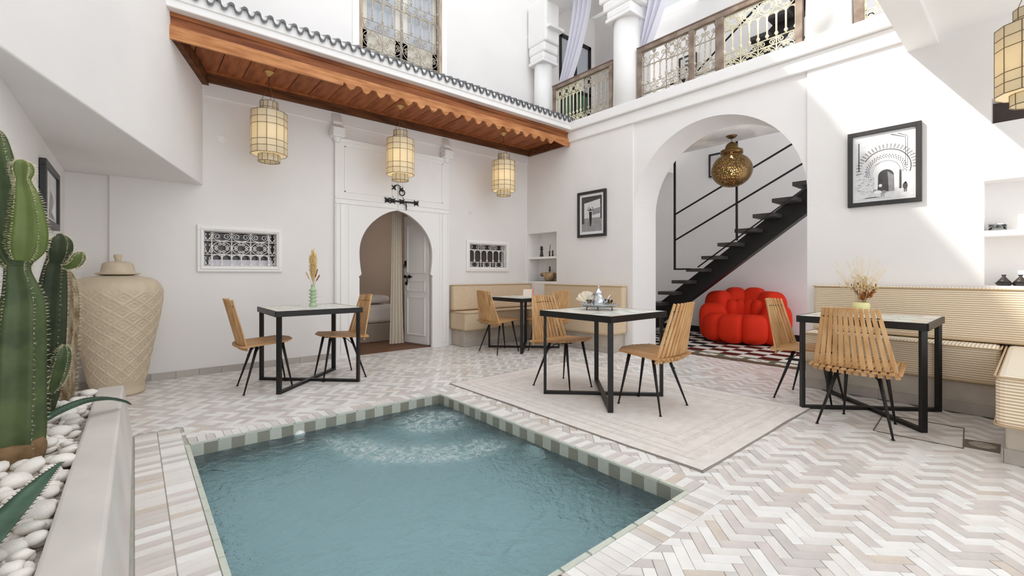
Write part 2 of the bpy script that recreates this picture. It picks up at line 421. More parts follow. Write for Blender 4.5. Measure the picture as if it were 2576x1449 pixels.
# ------------------------------------------------------------------ the shell
BY = 5.87      # back wall plane
RX = 5.33      # right wall plane
def horseshoe():
    L = [(0, .55), (1.045, .55), (1.05, .558), (1.065, .558), (1.07, .535), (1.085, .535), (1.09, .52)]
    for i in range(1, 9):
        z = 1.09 + (1.38-1.09)*i/8; L.append((z, .55*math.sqrt(1-((z-1.38)/.9)**2)))
    for i in range(1, 21):
        t = i/20; L.append((1.38+.61*t, .55*max(0, 1-t**2.1)**.68))
    return L
def semicirc(r, zs):
    L = [(0, r)]
    for i in range(0, 25):
        a = PI/2*i/24; L.append((zs + r*math.sin(a), r*math.cos(a)))
    return L
def arch_panel(mb, u0, u1, z1, cu, cont, fn, t0, t1, mi=0):
    # panel with an arched opening; fn(u, z, t) -> xyz
    for (za, wa), (zb, wb) in zip(cont, cont[1:]):
        for sgn, ue in ((-1, u0), (1, u1)):
            a0, b0 = cu+sgn*wa, cu+sgn*wb
            if abs(zb-za) > 1e-6:
                for t in (t0, t1):
                    mb.add([fn(ue, za, t), fn(a0, za, t), fn(b0, zb, t), fn(ue, zb, t)], [(0, 1, 2, 3)], mi)
            mb.add([fn(a0, za, t0), fn(a0, za, t1), fn(b0, zb, t1), fn(b0, zb, t0)], [(0, 1, 2, 3)], mi)
    zt = cont[-1][0]
    for t in (t0, t1):
        mb.add([fn(u0, zt, t), fn(u1, zt, t), fn(u1, z1, t), fn(u0, z1, t)], [(0, 1, 2, 3)], mi)
    mb.add([fn(u0, z1, t0), fn(u1, z1, t0), fn(u1, z1, t1), fn(u0, z1, t1)], [(0, 1, 2, 3)], mi)
    for u in (u0, u1):
        mb.add([fn(u, 0, t0), fn(u, z1, t0), fn(u, z1, t1), fn(u, 0, t1)], [(0, 1, 2, 3)], mi)

W1 = (.577, 1.291, 1.181, 1.568); W2 = (4.079, 4.836, 1.195, 1.576); W3 = (2.292, 3.572, 4.005, 5.95)
mb = MB()
grid_boxes(mb, -.187, RX+.57, 0, 9.55, [W1, W2, W3, (2.2, 3.46, 0, 2.05)], lambda a, b, c, d: mb.box(a, BY, c, b, BY+.2, d))
mb.box(-.5, BY, -.3, RX+.57, BY+.2, -.006)
mb.box(-4.2, BY+.03, -.3, -.187, BY+.2, 9.55)
mb.box(-.187, BY-.02, 3.045, RX, BY, 3.2)          # shallow band under the eave
wall_back = mb.build('wall_back', plaster)
struct(wall_back, 'tall white plastered courtyard wall with the arched bedroom door', 'wall')

# right wall with arch, corner niche and side niche
NA = (5.145, 5.838, .968, 1.797); NB = (-.62, .283, 1.0, 1.86); NC = (-.6, .24, 2.32, 2.525)
AY, AR, AZS = 2.605, 1.055, 1.955
mb = MB()
grid_boxes(mb, AY+AR+.006, BY, 0, 3.2, [NA], lambda a, b, c, d: mb.box(RX, a, c, RX+.57, b, d))
grid_boxes(mb, -1.3, AY-AR-.006, 0, 3.2, [NB, NC], lambda a, b, c, d: mb.box(RX, a, c, RX+.57, b, d))
arch_panel(mb, AY-AR-.006, AY+AR+.006, 3.2, AY, semicirc(AR, AZS), lambda u, z, t: (t, u, z), RX+.022, RX+.57)
mb.box(RX+.27, NA[0], NA[2], RX+.57, NA[1], NA[3]); mb.box(RX+.22, NB[0], NB[2], RX+.57, NB[1], NB[3])
wall_right = mb.build('wall_right', plaster)
struct(wall_right, 'white wall with large round arch leading to the staircase', 'wall')
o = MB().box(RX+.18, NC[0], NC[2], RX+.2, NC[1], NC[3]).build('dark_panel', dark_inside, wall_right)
o = MB().box(RX+.02, NA[0], 1.352, RX+.27, NA[1], 1.39).build('niche_shelf', trim_white, wall_right)
o = MB().box(RX-.004, NA[0], .93, RX+.27, NA[1]+.03, .968).build('niche_sill', trim_white, wall_right)
o = MB().box(RX-.006, NB[0], 1.405, RX+.22, NB[1], 1.45).build('niche_shelf', trim_white, wall_right)

mb = MB()
mb.box(RX-.03, -1.3, 3.2, RX+.57, BY, 3.36); mb.box(RX-.075, -1.3, 3.36, RX+.57, BY, 3.5)
o = mb.build('trim_1', plaster_smooth, bevel=.012)
struct(o, 'projecting white ledge beam above the round arch carrying the balcony', 'ledge')

# left side: low wall, diagonal mass above the planter
mb = MB()
mb.box(-.75, -.6, -.3, -.5, BY+.2, 2.06); mb.box(-.75, -.6, 2.06, -.5, 2.64, 7.1)
o = mb.build('wall_left', plaster); struct(o, 'white side wall behind the cactus planter', 'wall')
mb = MB(); mb.prism([(.574, BY+.02), (-.5, 2.64), (-.75, 2.64), (-.75, BY+.02)], lambda u, v, t: (u, v, t), 2.06, 7.1)
o = mb.build('wall_overhang', plaster, bevel=.01); struct(o, 'slanted white upper wall overhanging the planter corner', 'wall')

# near gallery at right: beam and ceiling
mb = MB(); mb.box(-.5, .556, 3.1, RX, .757, 3.5); mb.box(-.5, -1.9, 3.165, RX, .556, 3.5)  # stretched unseen past the bench to darken the near floor
o = mb.build('ceiling', plaster_smooth); struct(o, 'white gallery ceiling with edge beam above the corner bench', 'ceiling')

# staircase room and upper gallery shell
mb = MB()
mb.box(8.2, .5, -.3, 8.4, BY+.2, 6.4)
mb.box(RX+.57, 5.45, -.3, 8.2, 5.6, 3.1); mb.box(RX+.57, .8, 2.85, 8.2, 1.0, 3.1)  # unseen right side left open below its header to let in sky light
o = mb.build('wall_stair_room', stairroom_white); struct(o, 'plain grey-white walls of the staircase room behind the arch', 'wall')
mb = MB(); mb.box(RX+.57, .5, 3.1, 6.95, BY, 3.32); mb.box(6.95, 4.7, 3.1, 8.2, BY, 3.32)
o = mb.build('ceiling_stair_room', stairroom_white); struct(o, 'flat ceiling of the staircase room under the balcony', 'ceiling')
mb = MB()
grid_boxes(mb, RX+.57, 7.2, 3.1, 7.0, [(6.15, 7.08, 3.32, 5.69)], lambda a, b, c, d: mb.box(a, BY, c, b, BY+.2, d))
mb.box(7.2, 4.7, 3.32, 7.4, BY+.2, 7.0)
o = mb.build('wall_gallery', plaster); struct(o, 'white upper gallery end wall with dark glazed door', 'wall')
mb = MB(); mb.box(RX+.02, -1.3, 5.75, RX+.5, BY, 7.0); mb.box(RX+.3, .3, 6.2, 6.95, BY, 6.4)
o = mb.build('ceiling_gallery', plaster_smooth); struct(o, 'white upper gallery header and ceiling', 'ceiling')
o = MB().box(6.95, .5, 6.3, 8.2, BY, 6.31).build('stairwell_diffuser', frosted); struct(o, 'frosted skylight pane added unseen to light the stairwell', 'diffuser')  # unseen pane, added to spread soft daylight down the stairs
# bedroom behind the horseshoe door
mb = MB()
mb.box(1.2, 8.6, 0, 4.6, 8.7, 2.6); mb.box(1.1, BY+.2, 0, 1.2, 8.7, 2.6); mb.box(4.5, BY+.2, 0, 4.6, 6.6, 2.6); mb.box(4.5, 8.2, 0, 4.6, 8.7, 2.6); mb.box(4.5, 6.6, 0, 4.6, 8.2, .8); mb.box(4.5, 6.6, 2.2, 4.6, 8.2, 2.6); mb.box(1.1, BY+.2, 2.5, 4.6, 8.7, 2.6)  # side wall split around an unseen opening added to bring in sky light
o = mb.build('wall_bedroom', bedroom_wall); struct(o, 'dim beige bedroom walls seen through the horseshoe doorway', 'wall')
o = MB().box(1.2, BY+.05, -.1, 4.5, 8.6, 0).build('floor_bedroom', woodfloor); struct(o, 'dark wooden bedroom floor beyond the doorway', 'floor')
# skirting in the stair room
mb = MB(); mb.box(8.18, 1.0, 0, 8.2, 5.45, .1); mb.box(RX+.57, 5.43, 0, 8.2, 5.45, .1)
o = mb.build('baseboard_stair_room', black_base); struct(o, 'black skirting along the staircase room wall', 'skirting')

# ------------------------------------------------------------------ floor, pool
PX0, PX1, PY0, PY1 = .27, 2.12, 1.15, 3.52
BX0, BX1, BYY0, BYY1 = -.02, 2.28, .99, 3.68
mb = MB()
mb.box(-.5, -1.3, -.3, RX+.57, PY0, -.006); mb.box(-.5, PY1, -.3, RX+.57, BY, -.006)
mb.box(-.5, PY0, -.3, PX0, PY1, -.006); mb.box(PX1, PY0, -.3, RX+.57, PY1, -.006)
mb.box(RX+.57, 1.0, -.3, 8.2, 5.45, -.006)
floor = mb.build('floor', grout); struct(floor, 'herringbone floor of glazed white and rose-grey brick tiles', 'floor')

FW = (math.cos(YAW), math.sin(YAW)); RT = (math.sin(YAW), -math.cos(YAW))
def in_view(x, y):
    D = x*FW[0]+y*FW[1]
    if D < .5: return None
    px = 1288+1120*(x*RT[0]+y*RT[1])/D; py = 688+1120*1.1/D
    return D if -60 < px < 2640 and py < 1490 else None
def clip(poly, a, b, c):   # keep a*x+b*y <= c
    out = []
    for i in range(len(poly)):
        p, q = poly[i], poly[(i+1) % len(poly)]
        dp, dq = a*p[0]+b*p[1]-c, a*q[0]+b*q[1]-c
        if dp <= 0: out.append(p)
        if (dp < 0 < dq) or (dq < 0 < dp):
            t = dp/(dp-dq); out.append((p[0]+(q[0]-p[0])*t, p[1]+(q[1]-p[1])*t))
    return out
def area(p):
    return abs(sum(p[i][0]*p[(i+1) % len(p)][1]-p[(i+1) % len(p)][0]*p[i][1] for i in range(len(p))))/2 if len(p) > 2 else 0
TW = .0495; S2 = math.sqrt(.5)
def w2(u, v): return ((u+v)*S2*TW+2.5, (-u+v)*S2*TW+2.5)
HATCH = [(3.95, .70), (3.97, .30), (4.48, .34), (4.46, .74)]
tiles = []
rt = random.Random(5)
for gy in range(-110, 111):
    for gx in range(-120, 121):
        k = (gx-gy) % 6
        if k == 0:
            q = [(gx, gy), (gx+3, gy), (gx+3, gy+1), (gx, gy+1)]; par = (gy+3*((gx-gy)//6)) % 2
        elif k == 5:
            q = [(gx, gy), (gx+1, gy), (gx+1, gy+3), (gx, gy+3)]; yh = gy+2; par = (yh+3*((gx-3-yh)//6)) % 2
        else: continue
        cu = sum(a for a, b in q)/4; cv = sum(b for a, b in q)/4
        cx, cy = w2(cu, cv)
        if not (-.6 < cx < 5.9 and -1.3 < cy < 5.95) or (cx < -.1 and cy < 4.0): continue
        gap = .022
        q = [(a+(gap if a < cu else -gap), b+(gap if b < cv else -gap)) for a, b in q]
        poly = [w2(a, b) for a, b in q]
        if cy > BYY1+.2 or cx > BX1+.2: pass
        # outer limits
        poly = clip(poly, -1, 0, .498 if cy > 4.0 else .015)
        poly = clip(poly, 0, 1, BY-.004)
        lim = 5.775 if (AY-AR+.03 < cy < AY+AR-.03) else RX-.003
        poly = clip(poly, 1, 0, lim)
        if area(poly) < 3e-4: continue
        # pool surround
        xs = [p[0] for p in poly]; ys = [p[1] for p in poly]
        if max(xs) > BX0 and min(xs) < BX1 and max(ys) > BYY0 and min(ys) < BYY1:
            best = []
            for a, b, c in ((-1, 0, -BX1), (0, 1, BYY0), (0, -1, -BYY1)):
                pc = clip(poly, a, b, c)
                if area(pc) > area(best): best = pc
            poly = best
            if area(poly) < 3e-4: continue
        # the left strip of the pool border continues past the pool corner
        if cx < .27 and cy > BYY1-.01 and cy < 3.97:
            poly = clip(poly, -1, 0, -.265) if max(xs) > .265 else []
            if area(poly) < 3e-4: continue
        D = in_view(cx, cy)
        if D is None: D = 50+math.hypot(cx, cy)
        if cx > 4.98 and cy < 1.4: continue
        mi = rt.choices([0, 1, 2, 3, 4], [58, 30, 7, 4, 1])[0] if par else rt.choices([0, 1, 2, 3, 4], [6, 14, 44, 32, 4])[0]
        tiles.append((D, poly, mi, cx, cy))
tiles.sort(key=lambda t: t[0])
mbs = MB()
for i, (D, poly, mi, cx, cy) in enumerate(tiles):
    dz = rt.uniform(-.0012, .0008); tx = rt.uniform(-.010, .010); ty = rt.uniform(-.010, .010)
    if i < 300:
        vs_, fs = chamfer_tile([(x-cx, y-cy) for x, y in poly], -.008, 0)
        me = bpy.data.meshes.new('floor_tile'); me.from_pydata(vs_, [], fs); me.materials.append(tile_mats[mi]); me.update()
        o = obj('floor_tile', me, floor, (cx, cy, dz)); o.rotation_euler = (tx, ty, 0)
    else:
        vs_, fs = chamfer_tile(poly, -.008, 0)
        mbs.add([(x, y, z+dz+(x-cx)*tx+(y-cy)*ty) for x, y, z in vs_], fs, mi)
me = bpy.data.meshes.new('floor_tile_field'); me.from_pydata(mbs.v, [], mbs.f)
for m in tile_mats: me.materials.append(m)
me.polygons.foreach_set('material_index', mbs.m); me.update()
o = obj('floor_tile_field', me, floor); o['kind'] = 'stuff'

# pool basin
mb = MB()
mb.box(PX0-.1, PY0-.1, -.56, PX0, PY1+.1, -.085); mb.box(PX1, PY0-.1, -.56, PX1+.1, PY1+.1, -.085)
mb.box(PX0, PY0-.1, -.56, PX1, PY0, -.085); mb.box(PX0, PY1, -.56, PX1, PY1+.1, -.085)
pool = mb.build('pool_basin', pool_checker); struct(pool, 'small plunge pool lined with checkered grey-green tiles', 'pool')
MB().box(PX0-.1, PY0-.1, -.66, PX1+.1, PY1+.1, -.56).build('pool_floor', M('pool_floor_plaster', (238, 246, 248), .5, noise=(5, .06)), pool)
def wl_tile(x, y, rz, k):
    me = wlm[k % 2]
    o = obj('waterline_tile', me, pool, (x, y, -.0475), rz); o.rotation_euler = (random.uniform(-.02, .02), random.uniform(-.015, .015), rz)
wlm = [MB().box(-.0375, -.006, -.0385, .0375, .006, .0385).mesh('waterline_tile', m) for m in (pool_light, pool_dark)]
n = int((PX1-PX0)/.077)
for k in range(n):
    x = PX0+.0385+k*(PX1-PX0)/n
    wl_tile(x, PY1+.004, 0, k); wl_tile(x, PY0-.004, 0, k+1)
n = int((PY1-PY0)/.077)
for k in range(n):
    y = PY0+.0385+k*(PY1-PY0)/n
    wl_tile(PX1+.004, y, PI/2, k); wl_tile(PX0-.004, y, PI/2, k+1)
# coping: brick tiles across the edge + bullnose strip
cop = {}
def coping(x0, y0, x1, y1, mi, tilt=0):
    key = (round(x1-x0, 3), round(y1-y0, 3), mi)
    if key not in cop:
        a, b = (x1-x0)/2, (y1-y0)/2
        vs_, fs = chamfer_tile([(-a, -b), (a, -b), (a, b), (-a, b)], -.008, 0)
        me = bpy.data.meshes.new('coping_tile'); me.from_pydata(vs_, [], fs); me.materials.append(tile_mats[mi]); me.update(); cop[key] = me
    o = obj('coping_tile', cop[key], pool, ((x0+x1)/2, (y0+y1)/2, random.uniform(-.001, .001)))
    o.rotation_euler = (random.uniform(-.008, .008), random.uniform(-.008, .008), tilt)
def cmi(k): return random.choices([0, 1, 2, 3, 4], [44, 32, 12, 11, 1])[0] if k % 2 else random.choices([0, 1, 2, 3, 4], [10, 22, 40, 24, 4])[0]
y = .72; k = 0
while y < 3.93:
    coping(.000, y, .118, y+.0475, cmi(k)); coping(.122, y, .244, y+.0475, cmi(k+1)); y += .0495; k += 1
x = .27; k = 0
while x < 2.26:
    coping(x, 3.545, x+.0475, 3.678, cmi(k)); x += .0495; k += 1
y = 1.13; k = 0
while y < 3.52:
    coping(2.145, y, 2.278, y+.0475, cmi(k)); y += .0495; k += 1
x = .27; k = 0
while x < 2.26:
    coping(x, .992, x+.0475, 1.125, cmi(k)); x += .0495; k += 1
em = [MB().box(-.072, -.0115, -.012, .072, .0115, .0035).mesh('edge_tile', tile_green)]
def edge_run(x0, y0, x1, y1):
    L = math.hypot(x1-x0, y1-y0); n = int(L/.147); a = math.atan2(y1-y0, x1-x0)
    for k in range(n):
        t = (k+.5)/n; obj('edge_tile', em[0], pool, (x0+(x1-x0)*t, y0+(y1-y0)*t, 0), a)
edge_run(PX0, PY1+.0125, PX1+.02, PY1+.0125); edge_run(PX0, PY0-.0125, PX1+.02, PY0-.0125)
edge_run(PX0-.0125, PY0, PX0-.0125, PY1); edge_run(PX1+.0125, PY0, PX1+.0125, PY1)

# water
NX, NY = 110, 140
vv = []; ff = []
JETS = [(1.80, 3.12, .30, .020), (1.43, 2.62, .34, .010), (1.85, 2.5, .2, .007), (1.2, 3.05, .2, .007)]
for j in range(NY+1):
    for i in range(NX+1):
        x = PX0+.006+(PX1-PX0-.012)*i/NX; y = PY0+.006+(PY1-PY0-.012)*j/NY
        z = .0045*mnoise.noise(Vector((x*5, y*5, 0)))+.002*mnoise.noise(Vector((x*13, y*13, 3)))+.0011*mnoise.noise(Vector((x*29, y*29, 7)))
        for jx, jy, jr, jh in JETS:
            d = math.hypot(x-jx, y-jy)/jr
            if d < 2.2: z += jh*math.exp(-d*d*2)*(1+.25*mnoise.noise(Vector((x*16, y*16, 1)))) + .003*math.cos(d*9)*math.exp(-d*1.4)*mnoise.noise(Vector((x*9, y*9, 4)))*2
        vv.append((x, y, -.079+z))
for j in range(NY):
    for i in range(NX):
        a = j*(NX+1)+i; ff.append((a, a+1, a+NX+2, a+NX+1))
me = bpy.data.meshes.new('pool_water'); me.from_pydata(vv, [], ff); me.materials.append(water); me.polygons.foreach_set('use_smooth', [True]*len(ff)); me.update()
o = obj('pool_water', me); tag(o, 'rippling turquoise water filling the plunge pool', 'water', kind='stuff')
# pool fittings
def ring(name, c, r, tube, nrm, mat, parent=None, n=28):
    q = Vector(nrm).to_track_quat('Z', 'Y')
    pts = [Vector(c)+q @ Vector((r*math.cos(2*PI*k/n), r*math.sin(2*PI*k/n), 0)) for k in range(n)]
    return MB().tube(pts, tube, 8, closed=True).build(name, mat, parent, smooth=True)
t = empty('pool_lamp', (PX1-.02, 2.24, -.20)); tag(t, 'round white underwater pool light on the right pool wall', 'pool light')
o = MB().lathe([(.0, .012), (.07, .012), (.085, .0), (.085, -.012)], 28).build('lens', plug_w, t, smooth=True); o.rotation_euler = (0, -PI/2, 0)
o = ring('rim_ring', (0, 0, 0), .088, .012, (-1, 0, 0), plug_w, t)
t = empty('pool_jet', (.93, PY1-.004, -.098)); tag(t, 'white round water inlet nozzle just below the far waterline', 'nozzle')
o = MB().lathe([(.0, .02), (.02, .02), (.035, .008), (.04, 0), (.04, -.004)], 20).build('nozzle_body', plug_w, t, smooth=True); o.rotation_euler = (PI/2, 0, 0)
o = ring('nozzle_ring', (0, -.004, 0), .036, .005, (0, -1, 0), plug_w, t)

# floor hatch frame, drain, small frame at the near pool corner
t = empty('floor_hatch', (4.22, .52, 0)); tag(t, 'square access hatch outline of thin metal set in the floor tiles', 'hatch')
P = [(3.94, .74), (3.97, .30), (4.49, .335), (4.46, .775)]
for k in range(4):
    a, b = P[k], P[(k+1) % 4]
    MB().bar((a[0]-4.22, a[1]-.52, .0015), (b[0]-4.22, b[1]-.52, .0015), .006, .005).build('frame_bar', drain_m, t)
t = empty('drain_cover', (4.13, .225, 0)); tag(t, 'brown rectangular floor drain cover beside the corner bench', 'drain')
MB().prism([(-.10, -.08), (.11, -.075), (.07, .085), (-.12, .075)], lambda u, v, tt: (u, v, tt), 0, .004).build('plate', drain_m, t)
o = MB().lathe([(.0, .003), (.058, .003), (.066, 0)], 24).build('grate', M('drain_steel', (186, 178, 168), .4, .5, noise=(60, .5)), t); o.location = (0, 0, .003)
t = empty('valve_cover', (1.12, 1.06, 0)); tag(t, 'small square brown-edged access lid at the near pool corner', 'hatch')
for k in range(4):
    a = [(-.06, -.06), (.06, -.06), (.06, .06), (-.06, .06)]; p, q = a[k], a[(k+1) % 4]
    MB().bar((*p, .0025), (*q, .0025), .006, .004).build('frame_bar', M('rusty_edge', (128, 92, 58), .6) if k == 0 and 'rusty_edge' not in MATS else MATS['rusty_edge'], t)

# baseboard of tiles along the back wall
bbm = [MB().box(-.1, -.011, 0, .1, 0, .072).mesh('baseboard_tile', M('baseboard_stone_'+s, c, .4, noise=(8, .12))) for s, c in (('a', (176, 168, 160)), ('b', (186, 179, 172)), ('c', (168, 160, 153)))]
bb = empty('baseboard_back'); struct(bb, 'low grey tile skirting along the back wall', 'skirting')
x = -.38
while x < 1.86:
    obj('baseboard_tile', random.choice(bbm), bb, (x, BY-.001, 0)); x += .2035

# ------------------------------------------------------------------ wrought iron vocabulary
def spiral(cx, cy, r, a0, turns=1.35, sgn=1, n=13, end=.22):
    return [(cx+r*(1-(1-end)*i/n)*math.cos(a0+sgn*turns*2*PI*i/n), cy+r*(1-(1-end)*i/n)*math.sin(a0+sgn*turns*2*PI*i/n)) for i in range(n+1)]
GM = {}
def gcell(kind, W, H, rad, mat):
    key = (kind, round(W, 3), round(H, 3), rad, mat.name)
    if key in GM: return GM[key]
    mb = MB(); L = []
    if kind == 'rosette':
        a, b = W/2*.93, H/2*.93
        L.append([(a*math.cos(t*PI/10), b*math.sin(t*PI/10)) for t in range(21)])
        for k in range(8):
            t = (k+.5)*PI/4; s = 1 if k % 2 else -1
            L.append([(x*a/.9, y*b/.9) for x, y in spiral(.64*math.cos(t), .64*math.sin(t), .235, t+s*.3, 1.3, s)])
            L[-1] = [(x*.9, y*.9) for x, y in L[-1]]
    elif kind == 'scroll':
        r = min(W/4, H/2)*.86
        for s in (-1, 1):
            sp = spiral(s*W/4, -H*.02, r, -PI/2, 1.5, s)
            L.append([(s*W*.03, -H*.46)] + sp)
            L.append([(s*W*.47, H*.46), (s*W*.44, H*.2), (s*W*.36, H*.42)])
    elif kind == 'tulip':
        for s in (-1, 1):
            L.append([(0, -H*.48), (s*W*.16, -H*.2)] + spiral(s*W*.24, H*.16, min(W*.2, H*.3), -PI/2, 1.3, s))
            L.append(spiral(s*W*.26, -H*.28, min(W*.17, H*.2), PI/2, 1.2, -s))
    elif kind == 'arch':
        r = W/2
        L.append([(-W/2, -H/2)] + [(r*math.cos(PI-PI*t/10), H/2-r*1.05+r*math.sin(PI*t/10)) for t in range(11)] + [(W/2, -H/2)])
        for s in (-1, 1): L.append([(s*W*.5, H*.5), (s*W*.3, H/2-r*.15), (0, H*.5-.002)])
    elif kind == 'knot':
        L.append(spiral(-W*.2, 0, min(W*.22, H*.4), 0, 1.2, 1)); L.append(spiral(W*.2, 0, min(W*.22, H*.4), PI, 1.2, 1))
    for p in L: mb.tube([(x, 0, y) for x, y in p], rad, 4)
    me = mb.mesh(kind, mat, smooth=True); GM[key] = me
    return me
def bar_mesh(L, r, mat, knob=False):
    key = ('bar', round(L, 3), r, mat.name, knob)
    if key not in GM:
        mb = MB().tube([(0, 0, -L/2), (0, 0, L/2)], r, 6)
        if knob:
            for z in (-L*.36,): mb.lathe([(r, z-r*2), (r*2.2, z), (r, z+r*2)], 8, cap=False)
        GM[key] = mb.mesh('bar', mat, smooth=True)
    return GM[key]
def grille(parent, W, H, rows, ncol, mat, r=.006, x0=0, z0=0, y=0, side=0):
    """rows bottom -> top: (kind, height); parts are children of parent in its local frame"""
    cw = (W-2*side)/ncol; z = z0
    def hbar(zz):
        o = obj('crossbar', bar_mesh(W, r*.85, mat), parent, (x0+W/2, y, zz)); o.rotation_euler = (0, PI/2, 0)
    hbar(z0+r)
    for kind, h in rows:
        zc = z+h/2
        if kind == 'bars':
            for k in range(2*ncol): obj('arch', gcell('arch', cw/2, h, r*.8, mat), parent, (x0+side+(k+.5)*cw/2, y, zc))
            for k in range(2*ncol+1): obj('bar', bar_mesh(h, r*1.35, mat, True), parent, (x0+side+k*cw/2, y, zc))
        else:
            for k in range(ncol): obj(kind, gcell(kind, cw, h, r*.8, mat), parent, (x0+side+(k+.5)*cw, y, zc))
            for k in range(ncol+1): obj('bar', bar_mesh(h, r, mat), parent, (x0+side+k*cw, y, zc))
        if side:
            for sx in (x0+side/2, x0+W-side/2): obj('scroll', gcell('tulip', side*1.5, h, r*.8, mat), parent, (sx, y, zc))
        z += h; hbar(min(z, z0+H-r))
def frame_parts(parent, W, H, t, d, mat, name='frame_bar', x0=0, z0=0, yf=0, bevel=.006):
    for a in ((x0-t, z0-t, x0+W+t, z0), (x0-t, z0+H, x0+W+t, z0+H+t), (x0-t, z0, x0, z0+H), (x0+W, z0, x0+W+t, z0+H)):
        MB().box(a[0], yf, a[1], a[2], yf+d, a[3]).build(name, mat, parent, bevel=bevel)

# ground-floor windows
def low_window(nm, Wd, label, rows, ncol, side):
    x0, x1, z0, z1 = Wd
    t = empty(nm, (x0, BY, z0)); struct(t, label, 'window')
    W, H = x1-x0, z1-z0
    frame_parts(t, W, H, .062, .03, trim_white, 'frame_bar', yf=-.028)
    frame_parts(t, W+.03, H+.03, .018, .02, trim_white, 'frame_lip', x0=-.015, z0=-.015, yf=-.038, bevel=.005)
    grille(t, W, H, rows, ncol, white_iron, .0058, y=.03, side=side)
    MB().box(-.02, .12, -.02, W+.02, .126, H+.02).build('pane', M('dusk_glass_'+nm, (70, 62, 58), .15, spec=.5), t)
    return t
w1 = low_window('window_1', W1, 'low white-framed window with scrolled rosette grille left of the door', [('bars', .13), ('rosette', .15), ('scroll', .107)], 3, .075)
mb = MB()
for k in range(30):
    x = .05+k*.0215; mb.box(x, .095+.006*math.sin(k*1.3), .0, x+.0225, .1+.006*math.sin(k*1.3), .075)
mb.build('half_curtain', curtain_w, w1)
w2o = low_window('window_2', W2, 'low white-framed window with arched bar grille right of the door', [('tulip', .09), ('bars', .2), ('scroll', .091)], 3, .0)

# upper window
t = empty('window_3', (W3[0], BY, W3[2])); struct(t, 'tall upper window with bleached wood frame and dense scrolled iron grille', 'window')
W, H = W3[1]-W3[0], W3[3]-W3[2]
frame_parts(t, W, H, .09, .03, trim_white, 'surround', yf=-.015)
MB().box(-.14, -.05, -.13, W+.14, .02, -.09).build('sill', trim_white, t, bevel=.008)
frame_parts(t, W-.1, H-.1, .05, .06, win_wood, 'wood_frame', x0=.05, z0=.05, yf=-.01)
grille(t, W-.1, H-.1, [('tulip', .12), ('rosette', .26), ('scroll', .13), ('bars', .3), ('tulip', .13), ('bars', .3), ('scroll', .13), ('rosette', .26), ('tulip', .215)], 4, old_iron, .007, x0=.05, z0=.05, y=.03)
for k in (0, 1):
    xa = .08+k*(W/2-.03)
    fr = MB(); fr.box(xa, .1, .07, xa+.07, .13, H-.07); fr.box(xa+W/2-.15, .1, .07, xa+W/2-.08, .13, H-.07); fr.box(xa, .1, .07, xa+W/2-.08, .13, .45); fr.box(xa, .1, H-.17, xa+W/2-.08, .13, H-.07)
    s = fr.build('sash', M('cream_sash', (226, 220, 208), .5) if 'cream_sash' not in MATS else MATS['cream_sash'], t)
    MB().box(xa+.07, .11, .45, xa+W/2-.15, .116, H-.17).build('pane', win_glass, s)
MB().box(0, .16, 0, W, .2, H).build('backing_curtain', curtain_w, t)

# ------------------------------------------------------------------ gate with wicket arch
gate = empty('door_2', (0, 0, 0)); struct(gate, 'tall white wooden gate surround with horseshoe wicket arch', 'gate')
mb = MB(); arch_panel(mb, 1.964, 3.671, 2.84, 2.83, horseshoe(), lambda u, z, t: (u, t, z), BY-.05, BY-.004)
mb.build('arch_panel', plaster_smooth, gate)
for x0, x1, z0, z1 in ((2.03, 2.09, .06, 2.0), (3.55, 3.61, .06, 2.0)):
    MB().box(x0, BY-.062, z0, x1, BY-.05, z1).build('pilaster_strip', trim_white, gate, bevel=.004)
for x0, x1, z0, z1 in ((1.964, 3.671, 2.005, 2.025), (1.964, 3.671, 2.07, 2.09), (1.964, 3.671, 2.80, 2.85)):
    MB().box(x0, BY-.064, z0, x1, BY-.05, z1).build('rail_moulding', trim_white, gate, bevel=.004)
for x0, x1 in ((2.08, 2.76), (2.90, 3.56)):
    for a in ((x0, 2.16, x1, 2.178), (x0, 2.74, x1, 2.758), (x0, 2.16, x0+.018, 2.758), (x1-.018, 2.16, x1, 2.758)):
        MB().box(a[0], BY-.06, a[1], a[2], BY-.05, a[3]).build('panel_moulding', trim_white, gate, bevel=.003)
for x in (1.975, 2.135, 3.505, 3.65):
    MB().box(x, BY-.058, .04, x+.016, BY-.05, 2.0).build('panel_moulding', trim_white, gate, bevel=.003)
MB().box(2.826, BY-.053, 2.0, 2.831, BY-.0495, 2.8).build('centre_gap', M('seam_grey', (170, 166, 160), .8), gate)  # thin grey strip marking the seam between the gate leaves
hw = MB(); hw.tube([(2.66, BY-.075, 2.11), (3.13, BY-.075, 2.118)], .011, 8)
for x in (2.665, 2.745, 2.885, 3.11): hw.box(x-.028, BY-.07, 2.085, x+.028, BY-.05, 2.14)
for x in (2.665, 2.745, 2.885, 3.11):
    for sx in (-1, 1):
        for sz in (-1, 1): hw.tube([(x+sx*.022, BY-.064, 2.112+sz*.022), (x+sx*.036, BY-.06, 2.112+sz*.036)], .008, 5)
hw.tube([(2.935, BY-.08, 2.11), (2.94, BY-.085, 2.06), (2.945, BY-.08, 1.995)], [.006, .011, .005], 6)
hw.build('slide_bolt', dark_iron, gate, smooth=False)
hk = MB()
for x, z in ((2.765, 2.3), (2.875, 2.285)):
    hk.box(x-.02, BY-.066, z-.02, x+.02, BY-.05, z+.02)
    for sx in (-1, 1):
        for sz in (-1, 1): hk.tube([(x+sx*.016, BY-.06, z+sz*.016), (x+sx*.03, BY-.057, z+sz*.03)], .007, 5)
hk.tube([(2.765+.05-.05*math.cos(k*PI/8), BY-.07, 2.31+.03*math.sin(k*PI/8)) for k in range(9)], .006, 6)
hk.build('hasp', dark_iron, gate)
